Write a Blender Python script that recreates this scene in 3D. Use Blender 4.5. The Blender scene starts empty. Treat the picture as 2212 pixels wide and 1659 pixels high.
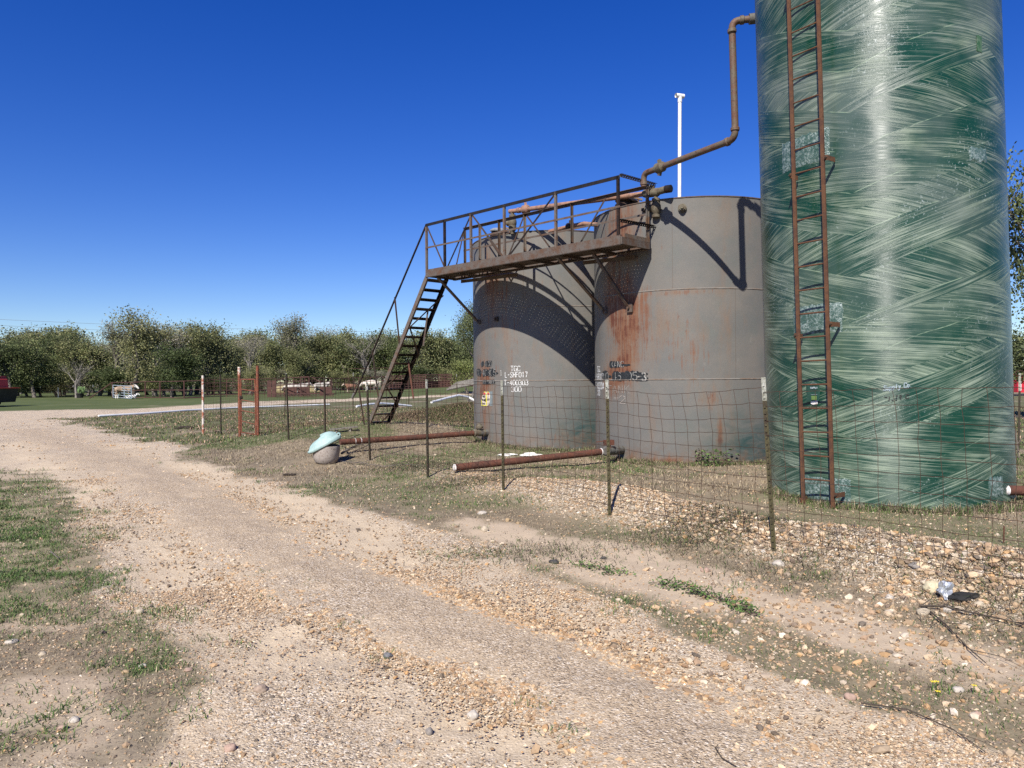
import bpy, bmesh, math, random
import numpy as np
from mathutils import Vector, Matrix, noise as mnoise
PI = math.pi
rnd = random.Random(7)
rs = np.random.RandomState(11)
sc = bpy.context.scene
COL = sc.collection

# ------------------------------------------------------------------ camera geometry
F = 26.0 / 36.0 * 2212.0
CAMZ = 1.55
PITCH = math.radians(-0.27)
ROLL = math.radians(0.5)
def ray(px, py):
    x = (px - 1106.0) / F; y = (829.5 - py) / F
    c, s = math.cos(ROLL), math.sin(ROLL)
    x, y = x * c + y * s, -x * s + y * c
    cp, sp = math.cos(PITCH), math.sin(PITCH)
    return Vector((x, cp - y * sp, y * cp + sp))
def at(px, py, depth):
    """world point seen at a picture position, depth metres in front"""
    d = ray(px, py)
    return Vector((0, 0, CAMZ)) + d * (depth / d.y)

# ------------------------------------------------------------------ terrain
FENCE = [(3.42, 4.55), (2.15, 6.3), (1.03, 8.0), (-.14, 9.9), (-1.34, 11.6), (-2.62, 13.6), (-3.85, 15.2), (-4.98, 16.4), (-6.3, 18.3)]
def seg_d(X, Y, pts):
    """distance to a polyline and position along it (0..1)"""
    best = np.full(np.shape(X), 1e9); par = np.zeros(np.shape(X)); side = np.zeros(np.shape(X))
    L = [math.dist(pts[i], pts[i + 1]) for i in range(len(pts) - 1)]; T = sum(L); acc = 0
    for i in range(len(pts) - 1):
        ax, ay = pts[i]; bx, by = pts[i + 1]
        dx, dy = bx - ax, by - ay; l2 = dx * dx + dy * dy
        t = np.clip(((X - ax) * dx + (Y - ay) * dy) / l2, 0, 1)
        d = np.hypot(X - ax - t * dx, Y - ay - t * dy)
        m = d < best
        best = np.where(m, d, best); par = np.where(m, (acc + t * L[i]) / T, par)
        side = np.where(m, np.sign(dx * (Y - ay) - dy * (X - ax)), side)
        acc += L[i]
    return best, par, side
def smooth(a, b, x):
    t = np.clip((x - a) / (b - a), 0, 1); return t * t * (3 - 2 * t)
_perm = rs.rand(256, 256)
def vnoise(x, y):
    x = np.asarray(x, float); y = np.asarray(y, float)
    xi = np.floor(x).astype(int); yi = np.floor(y).astype(int)
    fx = x - xi; fy = y - yi; fx = fx * fx * (3 - 2 * fx); fy = fy * fy * (3 - 2 * fy)
    a = _perm[xi & 255, yi & 255]; b = _perm[(xi + 1) & 255, yi & 255]
    c = _perm[xi & 255, (yi + 1) & 255]; d = _perm[(xi + 1) & 255, (yi + 1) & 255]
    return (a * (1 - fx) + b * fx) * (1 - fy) + (c * (1 - fx) + d * fx) * fy
def fbm(x, y, s=1.0, o=4):
    v = 0; a = .5; t = 0
    for k in range(o):
        v = v + a * vnoise(x * s + 17.3 * k, y * s + 5.1 * k); t += a; a *= .55; s *= 2.07
    return v / t
BERM = [(x + .33, y + .38) for x, y in FENCE[:6]]
BACK = [(-6.2, 23), (-5.2, 24), (-1, 26), (4, 28), (12, 31)]
def H(x, y, fine=True):
    x = np.asarray(x, float); y = np.asarray(y, float)
    d, p, s = seg_d(x, y, BERM)
    z = .27 * np.exp(-(d / .42) ** 2) * (1 - .85 * smooth(.42, .75, p)) * (.85 + .3 * vnoise(x * 1.3, y * 1.3))
    inside = smooth(-.5, 1.2, (x * .77 + y * .64) - (3.42 * .77 + 4.55 * .64) - .6)
    z = z + .07 * inside * (1 - smooth(24, 40, y))
    z = z + .47 * np.exp(-(((x + 3.2) / 2.2) ** 2 + ((y - 18.5) / 2.2) ** 2) / 2)
    d2, p2, s2 = seg_d(x, y, BACK)
    z = z + (.18 + .5 * smooth(.05, .3, p2)) * np.exp(-(d2 / 2.3) ** 2)
    z = z + smooth(72, 92, y) * (.15 * smooth(-45, -24, x) + .70 * smooth(-24, -4, x))
    r = np.hypot(x, y)
    z = z + (fbm(x, y, .35, 2) - .5) * .10 * smooth(3, 12, r)
    if fine:
        z = z + (fbm(x, y, 1.6, 3) - .5) * .05 + (fbm(x, y, 9, 2) - .5) * .016
    return z
def hz(x, y): return float(H(x, y))
GT = np.geomspace(1.5, 400, 260)
def ground(px, py):
    """where the view ray of a picture position meets the terrain"""
    d = ray(px, py); t = GT
    for _ in range(2):
        below = (CAMZ + d.z * t) < H(d.x * t, d.y * t, False)
        k = int(np.argmax(below))
        if not below[k]: return Vector((d.x * 400, d.y * 400, 0))
        t = np.linspace(t[max(k - 1, 0)], t[k], 24)
    return Vector((d.x * t[-1], d.y * t[-1], hz(d.x * t[-1], d.y * t[-1])))
def gpoly(pts): return [tuple(ground(*p)[:2]) for p in pts]
def sdpoly(X, Y, poly):
    """signed distance, negative inside"""
    d, _, _ = seg_d(X, Y, poly + [poly[0]])
    ins = np.zeros(np.shape(X), bool); n = len(poly)
    for i in range(n):
        x1, y1 = poly[i]; x2, y2 = poly[(i + 1) % n]
        if y1 == y2: continue
        c = ((y1 > Y) != (y2 > Y)) & (X < (x2 - x1) * (Y - y1) / (y2 - y1) + x1)
        ins ^= c
    return np.where(ins, -d, d)
ROAD_R = gpoly([(130, 905), (250, 935), (330, 951), (420, 985), (520, 1020), (620, 1060), (700, 1095), (850, 1128), (950, 1150), (1050, 1190), (1130, 1236), (1250, 1278), (1400, 1338), (1550, 1390), (1700, 1450), (1850, 1520), (2000, 1570), (2212, 1652)])
LAWN = gpoly([(0, 1020), (60, 1030), (125, 1110), (190, 1190), (205, 1240), (150, 1290), (225, 1325), (320, 1350), (400, 1400), (430, 1480), (340, 1560), (310, 1655), (0, 1655)])
LAWN = [(-14, LAWN[0][1] + 1.5)] + LAWN + [(-1.6, 1.5), (-14, 1.5)]
FARLAWN = gpoly([(1012, 849), (603, 866), (273, 884), (0, 889)])
FARLAWN = [(60, FARLAWN[0][1] * 1.02)] + FARLAWN + [(-75, FARLAWN[-1][1] * .9), (-160, 60), (-200, 300), (200, 300)]
STRIP = gpoly([(0, 889), (273, 884), (603, 865), (1012, 849), (1012, 853), (603, 873), (330, 895), (150, 904)])
STRIP = [(-70, STRIP[0][1] * .9)] + STRIP[:4] + [(60, STRIP[3][1] * 1.02), (60, STRIP[4][1] * 1.02)] + STRIP[4:] + [(-70, STRIP[-1][1] * .7)]
ROAD = [(-70, 34)] + [(STRIP[-2][0], STRIP[-2][1] + .5)] + ROAD_R + [(3.0, 1.4), (3, -30), (-6, -30), (-1.6, 1.5)] + [(p[0], p[1]) for p in reversed(LAWN[1:-2])] + [(-14, LAWN[0][1]), (-70, 22)]
DENSE = gpoly([(0, 1088), (85, 1105), (140, 1185), (150, 1245), (70, 1310), (0, 1325)]); DENSE = [(-14, DENSE[0][1])] + DENSE + [(-14, DENSE[-1][1])]
RIDGE = [tuple(ground(*p)[:2]) for p in [(60, 930), (150, 962), (330, 1030), (480, 1118), (620, 1215), (780, 1285), (960, 1345), (1120, 1400), (1300, 1480), (1500, 1600)]]
TRACKS = [[tuple(ground(*p)[:2]) for p in q] for q in ([(20, 960), (120, 1040), (220, 1110), (330, 1190), (460, 1300), (640, 1410), (860, 1510), (1100, 1600)], [(230, 960), (420, 1020), (700, 1135), (1000, 1260), (1350, 1400), (1700, 1560)])]
SAND = gpoly([(1000, 1112), (1150, 1150), (1300, 1180), (1450, 1205), (1600, 1250), (1800, 1310), (2000, 1380), (2212, 1430), (2212, 1480), (2000, 1440), (1800, 1390), (1600, 1330), (1400, 1280), (1250, 1235), (1100, 1180), (980, 1140)])
def masks(x, y):
    """surface cover by world position: road, green grass, gravel heap, dry weeds, far lawn, sand"""
    x = np.asarray(x, float); y = np.asarray(y, float); r = np.hypot(x, y)
    j = (fbm(x, y, .9, 4) - .5)
    j2 = (fbm(x + 40, y - 13, 3.1, 3) - .5)
    sc_ = np.clip(r / 14, .35, 2.2)
    dr = sdpoly(x, y, ROAD) + (j * 1.3 + j2 * .45) * sc_
    dl = sdpoly(x, y, LAWN) + (j * 1.9 + j2 * .9) * np.clip(r / 6, .4, 1.4)
    ds = sdpoly(x, y, STRIP) + j * 1.2
    df = sdpoly(x, y, FARLAWN) + j * 1.2
    road = np.maximum(1 - smooth(-.15, .15, dr / sc_), 1 - smooth(-.5, .5, ds))
    lawn = (1 - smooth(-.5, .35, dl))
    dd = sdpoly(x, y, DENSE) + j * 1.2 + j2 * .5
    lawn = lawn * np.maximum(1 - smooth(-.2, .5, dd), .85 * smooth(.53, .62, fbm(x + 31, y + 8, 2.0, 4)))
    rg, _, _ = seg_d(x, y, RIDGE); ridge = np.exp(-((rg + j * 1.0 + j2 * .4) / (.30 + .02 * r)) ** 2)
    track = 0
    for q in TRACKS: tg, _, _ = seg_d(x, y, q); track = np.maximum(track, np.exp(-((tg + j * .9) / (.26 + .012 * r)) ** 2))
    track = track * (.45 + .55 * smooth(.42, .55, fbm(x * .8, y * .5, 1.3, 3)))
    far = (1 - smooth(-.6, .6, df)) * (y > 25)
    inl = (1 - smooth(-.5, .35, dl))
    road = road * (1 - inl) * (1 - far)
    db, pb, sb = seg_d(x, y, BERM)
    berm = np.exp(-((db + j2 * .5) / .62) ** 4) * (1 - smooth(.62, .9, pb + j * .2)) * (y < 20)
    dsd = sdpoly(x, y, SAND) + j * .5 + j2 * .4
    sand = (1 - smooth(-.1, .2, dsd)) * (1 - road)
    sand = np.maximum(sand, .75 * inl * (1 - lawn) * (1 - road) * smooth(.38, .52, fbm(x - 3, y + 21, 1.5, 3)) * (y < 20))
    rest = (1 - road) * (1 - lawn) * (1 - far) * (1 - berm) * (1 - sand)
    verge = rest * (np.hypot(x + 12, y - 28) < 60) * smooth(.46, .60, fbm(x + 9, y + 3, .55, 3) + .22 * smooth(13, 24, y) )
    return dict(road=road, lawn=lawn, far=far, berm=berm, sand=sand, rest=rest, verge=verge, dr=dr, ridge=ridge * road, track=track * road)

# ------------------------------------------------------------------ naming and meshes
ORG = {}
def tag(o, label=None, cat=None, group=None, kind=None):
    if label: o['label'] = label
    if cat: o['category'] = cat
    if group: o['group'] = group
    if kind: o['kind'] = kind
    return o
def thing(name, loc, label, cat, group=None):
    o = bpy.data.objects.new(name, None); COL.objects.link(o); o.location = Vector(loc)
    o.empty_display_size = .2; ORG[o] = Vector(loc)
    return tag(o, label, cat, group)
def basis(a):
    a = Vector(a).normalized()
    h = Vector((0, 0, 1)) if abs(a.z) < .95 else Vector((1, 0, 0))
    u = a.cross(h).normalized(); v = u.cross(a).normalized()
    return a, u, v
class MB:
    def __init__(s): s.v = []; s.f = []
    def add(s, vs, fs):
        n = len(s.v); s.v.extend([tuple(p) for p in vs]); s.f.extend([tuple(i + n for i in f) for f in fs]); return s
    def tube(s, pts, r, n=10, cap=True, jit=0):
        pts = [Vector(p) for p in pts]; m = len(pts)
        rr = r if isinstance(r, (list, tuple)) else [r] * m
        vs = []; fs = []; pu = None
        for i, p in enumerate(pts):
            a = (pts[min(i + 1, m - 1)] - pts[max(i - 1, 0)])
            if a.length < 1e-9: a = Vector((0, 0, 1))
            a.normalize()
            if pu is None: _, u, v = basis(a)
            else:
                u = (pu - a * pu.dot(a))
                u = u.normalized() if u.length > 1e-6 else basis(a)[1]
                v = u.cross(a)
            pu = u
            for k in range(n):
                t = 2 * PI * k / n
                q = rr[i] * (1 + jit * (rnd.random() - .5))
                vs.append(p + (u * math.cos(t) + v * math.sin(t)) * q)
        for i in range(m - 1):
            for k in range(n):
                a = i * n + k; b = i * n + (k + 1) % n
                fs.append((a, b, b + n, a + n))
        if cap:
            fs.append(tuple(range(n))[::-1]); fs.append(tuple(range((m - 1) * n, m * n)))
        return s.add(vs, fs)
    def bar(s, p0, p1, w, h, up=(0, 0, 1)):
        p0 = Vector(p0); p1 = Vector(p1); a = (p1 - p0).normalized()
        up = Vector(up)
        if abs(a.dot(up)) > .97: up = Vector((1, 0, 0)) if abs(a.x) < .9 else Vector((0, 1, 0))
        u = a.cross(up).normalized() * w / 2; v = u.normalized().cross(a).normalized() * h / 2
        vs = [p + x * u + y * v for p in (p0, p1) for x, y in ((-1, -1), (1, -1), (1, 1), (-1, 1))]
        return s.add(vs, [(3, 2, 1, 0), (4, 5, 6, 7), (0, 1, 5, 4), (1, 2, 6, 5), (2, 3, 7, 6), (3, 0, 4, 7)])
    def angle(s, p0, p1, w, t, n1, n2):
        """L-section: flanges of width w along n1 and n2"""
        p0 = Vector(p0); p1 = Vector(p1); n1 = Vector(n1).normalized(); n2 = Vector(n2).normalized()
        pr = [(0, 0), (w, 0), (w, t), (t, t), (t, w), (0, w)]
        vs = [p + n1 * a + n2 * b for p in (p0, p1) for a, b in pr]
        fs = [(i, (i + 1) % 6, 6 + (i + 1) % 6, 6 + i) for i in range(6)] + [(0, 3, 2, 1), (0, 5, 4, 3), (6, 7, 8, 9), (6, 9, 10, 11)]
        return s.add(vs, fs)
    def box(s, c, sx, sy, sz, rz=0):
        c = Vector(c); co, si = math.cos(rz), math.sin(rz)
        vs = []
        for z in (-sz / 2, sz / 2):
            for x, y in ((-1, -1), (1, -1), (1, 1), (-1, 1)):
                X = x * sx / 2; Y = y * sy / 2
                vs.append(c + Vector((X * co - Y * si, X * si + Y * co, z)))
        return s.add(vs, [(3, 2, 1, 0), (4, 5, 6, 7), (0, 1, 5, 4), (1, 2, 6, 5), (2, 3, 7, 6), (3, 0, 4, 7)])
    def lathe(s, prof, c=(0, 0, 0), ax=(0, 0, 1), n=24, cap=True):
        a, u, v = basis(ax); c = Vector(c); vs = []; fs = []
        for r, h in prof:
            for k in range(n):
                t = 2 * PI * k / n; vs.append(c + a * h + (u * math.cos(t) + v * math.sin(t)) * r)
        for i in range(len(prof) - 1):
            for k in range(n):
                p = i * n + k; q = i * n + (k + 1) % n; fs.append((p, p + n, q + n, q))
        if cap:
            fs.append(tuple(range(n))); m = (len(prof) - 1) * n; fs.append(tuple(range(m, m + n))[::-1])
        return s.add(vs, fs)
    def blob(s, c, r, seed=0, sub=2, amp=.25, sx=1, sy=1, sz=1, rz=0, flat=None):
        bm = bmesh.new(); bmesh.ops.create_icosphere(bm, subdivisions=sub, radius=1)
        co, si = math.cos(rz), math.sin(rz); vs = []
        for p in bm.verts:
            q = p.co * (1 + amp * mnoise.noise(p.co * 1.3 + Vector((seed * 3.7, seed, 0))) + amp * .4 * mnoise.noise(p.co * 3.1 + Vector((0, seed * 2.2, 5))))
            X, Y, Z = q.x * sx * r, q.y * sy * r, q.z * sz * r
            if flat is not None: Z = max(Z, flat)
            vs.append((c[0] + X * co - Y * si, c[1] + X * si + Y * co, c[2] + Z))
        fs = [tuple(v.index for v in f.verts) for f in bm.faces]; bm.free()
        return s.add(vs, fs)
    def build(s, name, m, parent=None, label=None, smooth=False, origin=None, uv=None, recalc=True):
        o3 = ORG.get(parent, None) if parent is not None else Vector(origin or (0, 0, 0))
        me = bpy.data.meshes.new(name)
        me.from_pydata([(p[0] - o3.x, p[1] - o3.y, p[2] - o3.z) for p in s.v], [], s.f)
        if recalc:
            bm = bmesh.new(); bm.from_mesh(me); bmesh.ops.recalc_face_normals(bm, faces=bm.faces); bm.to_mesh(me); bm.free()
        me.materials.append(m)
        if smooth:
            me.polygons.foreach_set('use_smooth', [True] * len(me.polygons))
            if smooth != 2:
                try: me.set_sharp_from_angle(angle=math.radians(38))
                except Exception: pass
        if uv:
            L = me.uv_layers.new(name='UVMap')
            vs = [uv(Vector(v.co) + o3) for v in me.vertices]
            for lp in me.loops: L.data[lp.index].uv = vs[lp.vertex_index]
        o = bpy.data.objects.new(name, me); COL.objects.link(o)
        if parent is not None: o.parent = parent
        else: o.location = o3
        ORG[o] = o3
        if label: o['label'] = label
        return o
def copy_tree(o, parent=None):
    c = o.copy(); COL.objects.link(c)
    if parent is not None: c.parent = parent
    for ch in list(o.children): copy_tree(ch, c)
    return c
def np_mesh(name, verts, faces_flat, nper, m, colors=None, smooth=False):
    """large meshes straight from arrays; every face has nper corners"""
    me = bpy.data.meshes.new(name)
    nv = len(verts); nl = len(faces_flat); nf = nl // nper
    me.vertices.add(nv); me.loops.add(nl); me.polygons.add(nf)
    me.vertices.foreach_set('co', np.ascontiguousarray(verts, dtype=np.float32).ravel())
    me.loops.foreach_set('vertex_index', np.ascontiguousarray(faces_flat, dtype=np.int32))
    me.polygons.foreach_set('loop_start', np.arange(0, nl, nper, dtype=np.int32))
    me.polygons.foreach_set('use_smooth', np.full(nf, smooth))
    me.update(calc_edges=True)
    if colors is not None:
        for k, c in colors.items():
            a = me.attributes.new(k, 'FLOAT_COLOR', 'POINT')
            if c.shape[1] == 3: c = np.concatenate([c, np.ones((nv, 1))], 1)
            a.data.foreach_set('color', np.ascontiguousarray(c, dtype=np.float32).ravel())
    me.materials.append(m)
    o = bpy.data.objects.new(name, me); COL.objects.link(o); ORG[o] = Vector()
    return o

# ------------------------------------------------------------------ materials
class NT:
    def __init__(s, name):
        s.m = bpy.data.materials.new(name); s.m.use_nodes = True; s.t = s.m.node_tree; s.N = s.t.nodes; s.L = s.t.links
        s.b = s.N['Principled BSDF']
    def n(s, ty, **k):
        x = s.N.new(ty)
        for a, v in k.items():
            if a.startswith('i_'): s.set(x, a[2:].replace('_', ' '), v)
            else: setattr(x, a, v)
        return x
    def set(s, x, key, v):
        i = x.inputs[int(key)] if str(key).isdigit() else x.inputs[key]
        if isinstance(v, bpy.types.NodeSocket): s.L.new(v, i)
        elif isinstance(v, (tuple, list)) and len(v) == 3 and i.type == 'RGBA': i.default_value = (*v, 1)
        else: i.default_value = v
    def math(s, op, a, b=0.0, c=None, clamp=False):
        x = s.n('ShaderNodeMath', operation=op, use_clamp=clamp); s.set(x, 0, a); s.set(x, 1, b)
        if c is not None: s.set(x, 2, c)
        return x.outputs[0]
    def mix(s, f, a, b, mode='MIX'):
        x = s.n('ShaderNodeMix', data_type='RGBA', blend_type=mode); s.set(x, 0, f)
        for k, v in ((6, a), (7, b)): s.set(x, k, v)
        return x.outputs[2]
    def ramp(s, f, stops):
        x = s.n('ShaderNodeValToRGB'); s.L.new(f, x.inputs[0]); e = x.color_ramp.elements
        while len(e) < len(stops): e.new(.5)
        for k, (p, c) in enumerate(stops):
            e[k].position = p; e[k].color = (*c, 1) if isinstance(c, (tuple, list)) else (c, c, c, 1)
        return x.outputs[0]
    def noise(s, vec, scale, detail=4, rough=.55, dist=0, col=False):
        x = s.n('ShaderNodeTexNoise'); x.inputs['Scale'].default_value = scale; x.inputs['Detail'].default_value = detail
        x.inputs['Roughness'].default_value = rough; x.inputs['Distortion'].default_value = dist
        if vec is not None: s.L.new(vec, x.inputs['Vector'])
        return x.outputs['Color' if col else 'Fac']
    def map(s, vec, scale=(1, 1, 1), rot=(0, 0, 0), loc=(0, 0, 0)):
        x = s.n('ShaderNodeMapping'); s.L.new(vec, x.inputs[0])
        x.inputs['Scale'].default_value = scale; x.inputs['Rotation'].default_value = rot; x.inputs['Location'].default_value = loc
        return x.outputs[0]
    def pos(s): return s.n('ShaderNodeNewGeometry').outputs['Position']
    def obj(s): return s.n('ShaderNodeTexCoord').outputs['Object']
    def uv(s): return s.n('ShaderNodeTexCoord').outputs['UV']
    def attr(s, name, out='Color'):
        x = s.n('ShaderNodeAttribute'); x.attribute_name = name; return x.outputs[out]
    def bump(s, h, st=.3, dist=.01, norm=None):
        x = s.n('ShaderNodeBump'); s.L.new(h, x.inputs['Height']); x.inputs['Strength'].default_value = st; x.inputs['Distance'].default_value = dist
        if norm is not None: s.L.new(norm, x.inputs['Normal'])
        return x.outputs[0]
    def out(s, color=None, rough=None, metal=None, normal=None, spec=None, **k):
        for key, v in (('Base Color', color), ('Roughness', rough), ('Metallic', metal), ('Normal', normal), ('Specular IOR Level', spec)):
            if v is not None: s.set(s.b, key, v)
        for key, v in k.items(): s.set(s.b, key.replace('_', ' '), v)
        return s.m
def worn(name, a, b, c=None, scale=6, lo=.42, hi=.62, rough=.75, metal=0, bump=.3, streak=1.0, spec=.3):
    """worn surface: base a, patches b, specks c; world scaled"""
    t = NT(name); p = t.pos(); q = t.map(p, (1, 1, streak))
    f = t.ramp(t.noise(q, scale, 6, .65), [(lo, 0), (hi, 1)])
    col = t.mix(f, a, b)
    if c:
        g = t.ramp(t.noise(q, scale * 4.3, 5, .7), [(.56, 0), (.66, 1)])
        col = t.mix(g, col, c)
    v = t.noise(p, scale * 9, 3)
    col = t.mix(.5, col, t.ramp(v, [(.3, .62), (.7, 1.0)]), 'MULTIPLY')
    h = t.noise(p, scale * 7, 4)
    return t.out(col, rough, metal, t.bump(h, bump, .004), spec)
M = {}
M['steel'] = worn('weathered_steel', (.065, .054, .044), (.10, .055, .032), (.045, .022, .012), 9, rough=.62, metal=.2)
M['steel_dark'] = worn('dark_steel', (.014, .012, .011), (.045, .024, .015), (.008, .007, .006), 8, rough=.6, metal=.2)
M['steel_gray'] = worn('grey_steel', (.17, .15, .125), (.17, .10, .06), (.08, .04, .02), 7, rough=.55, metal=.25)
M['galv'] = worn('perforated_strip_metal', (.26, .25, .23), (.17, .14, .12), None, 12, rough=.5, metal=.4)
M['deck_rust'] = worn('rusty_channel', (.115, .098, .084), (.105, .060, .038), (.07, .03, .018), 7, rough=.8)
M['redrust'] = worn('red_rust_pipe', (.12, .045, .028), (.075, .035, .025), (.2, .1, .06), 7, rough=.85)
M['pinkpipe'] = worn('sun_bleached_pipe', (.33, .19, .135), (.20, .12, .085), (.38, .15, .07), 11, rough=.75)
M['brownpipe'] = worn('brown_grey_pipe', (.13, .105, .075), (.14, .07, .045), (.05, .03, .02), 8, rough=.6)
M['valve'] = worn('cast_valve', (.15, .135, .095), (.10, .075, .05), (.05, .03, .02), 14, rough=.7)
M['valve_grey'] = worn('grey_cast_pipe', (.13, .13, .12), (.09, .08, .065), (.06, .03, .02), 10, rough=.7)
M['ladder'] = worn('orange_rust_ladder', (.125, .058, .028), (.085, .040, .024), (.06, .025, .015), 10, lo=.45, hi=.6, rough=.8)
M['gate_rust'] = worn('orange_rust_gate', (.21, .06, .028), (.12, .042, .024), (.34, .24, .19), 13, rough=.8)
M['peel'] = worn('peeling_white_paint', (.62, .55, .48), (.34, .12, .06), (.7, .66, .6), 9, lo=.5, hi=.56, rough=.75)
M['black_steel'] = worn('black_steel', (.012, .011, .010), (.022, .016, .012), None, 8, rough=.55)
M['seam'] = worn('tank_seam', (.20, .185, .165), (.17, .12, .085), None, 6, rough=.6, bump=0)
M['penpipe'] = worn('dark_red_pipe', (.10, .045, .036), (.07, .034, .03), None, 5, rough=.8)
M['penplate'] = worn('rust_red_sheet', (.105, .048, .038), (.07, .034, .028), (.13, .065, .05), 3, rough=.85)
M['tpost'] = worn('olive_steel_post', (.078, .068, .030), (.045, .036, .022), (.13, .115, .06), 16, rough=.6)
M['tpost_dark'] = worn('dark_green_post', (.03, .03, .02), (.06, .04, .025), None, 12, rough=.6)
M['ttip'] = worn('chipped_white_tip', (.42, .42, .37), (.24, .24, .19), (.08, .08, .05), 22, lo=.4, hi=.55, rough=.7)
M['wire'] = worn('rusty_wire', (.055, .032, .022), (.085, .05, .035), None, 3, rough=.75, metal=.3, bump=0)
M['pvc'] = worn('white_pvc', (.82, .82, .80), (.74, .74, .71), None, 4, rough=.4, bump=0)
M['chalk'] = worn('white_end_cap', (.8, .78, .74), (.62, .55, .5), (.3, .15, .1), 25, rough=.8)
M['teal'] = worn('pale_teal_plastic', (.30, .43, .405), (.38, .50, .47), (.32, .43, .40), 9, rough=.55, bump=.15)
M['concrete'] = worn('weathered_concrete', (.42, .37, .32), (.30, .25, .21), (.14, .09, .07), 7, lo=.35, hi=.7, rough=.85)
M['wood'] = worn('grey_wood', (.24, .22, .18), (.14, .12, .10), None, 6, rough=.9)
M['galvgate'] = worn('galvanised_gate', (.50, .58, .62), (.40, .46, .5), None, 3, rough=.45, metal=.3, bump=0)
M['redpaint'] = worn('red_paint', (.46, .045, .025), (.36, .04, .025), None, 1.5, rough=.55)
M['blackpaint'] = worn('black_paint', (.012, .012, .012), (.03, .028, .025), None, 2, rough=.55)
M['rubber'] = worn('rubber', (.02, .02, .02), (.035, .033, .03), None, 5, rough=.85)
M['foil'] = worn('silver_bag', (.55, .57, .58), (.4, .42, .44), None, 9, rough=.3, metal=.5)
M['dung'] = worn('dried_dung', (.045, .033, .024), (.03, .022, .016), None, 30, rough=.95, bump=1)
M['trash'] = worn('white_litter', (.78, .76, .72), (.6, .57, .52), None, 12, rough=.8)
M['twig'] = worn('dead_twig', (.17, .145, .12), (.10, .085, .07), None, 25, rough=.95)
M['twigdark'] = worn('dark_twig', (.06, .045, .035), (.10, .08, .06), None, 25, rough=.95)
M['stencil_white'] = worn('stencil_white', (.72, .72, .70), (.42, .40, .37), None, 26, lo=.48, hi=.64, rough=.7, bump=0)
M['stencil_dim'] = worn('worn_stencil', (.20, .18, .16), (.42, .42, .39), None, 26, rough=.8, bump=0)
M['black_spray'] = worn('black_overpaint', (.012, .014, .016), (.035, .038, .04), (.09, .09, .09), 30, rough=.5, bump=0)
M['chalk_line'] = worn('chalk_lettering', (.34, .30, .26), (.24, .21, .19), None, 30, rough=.9, bump=0)
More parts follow.
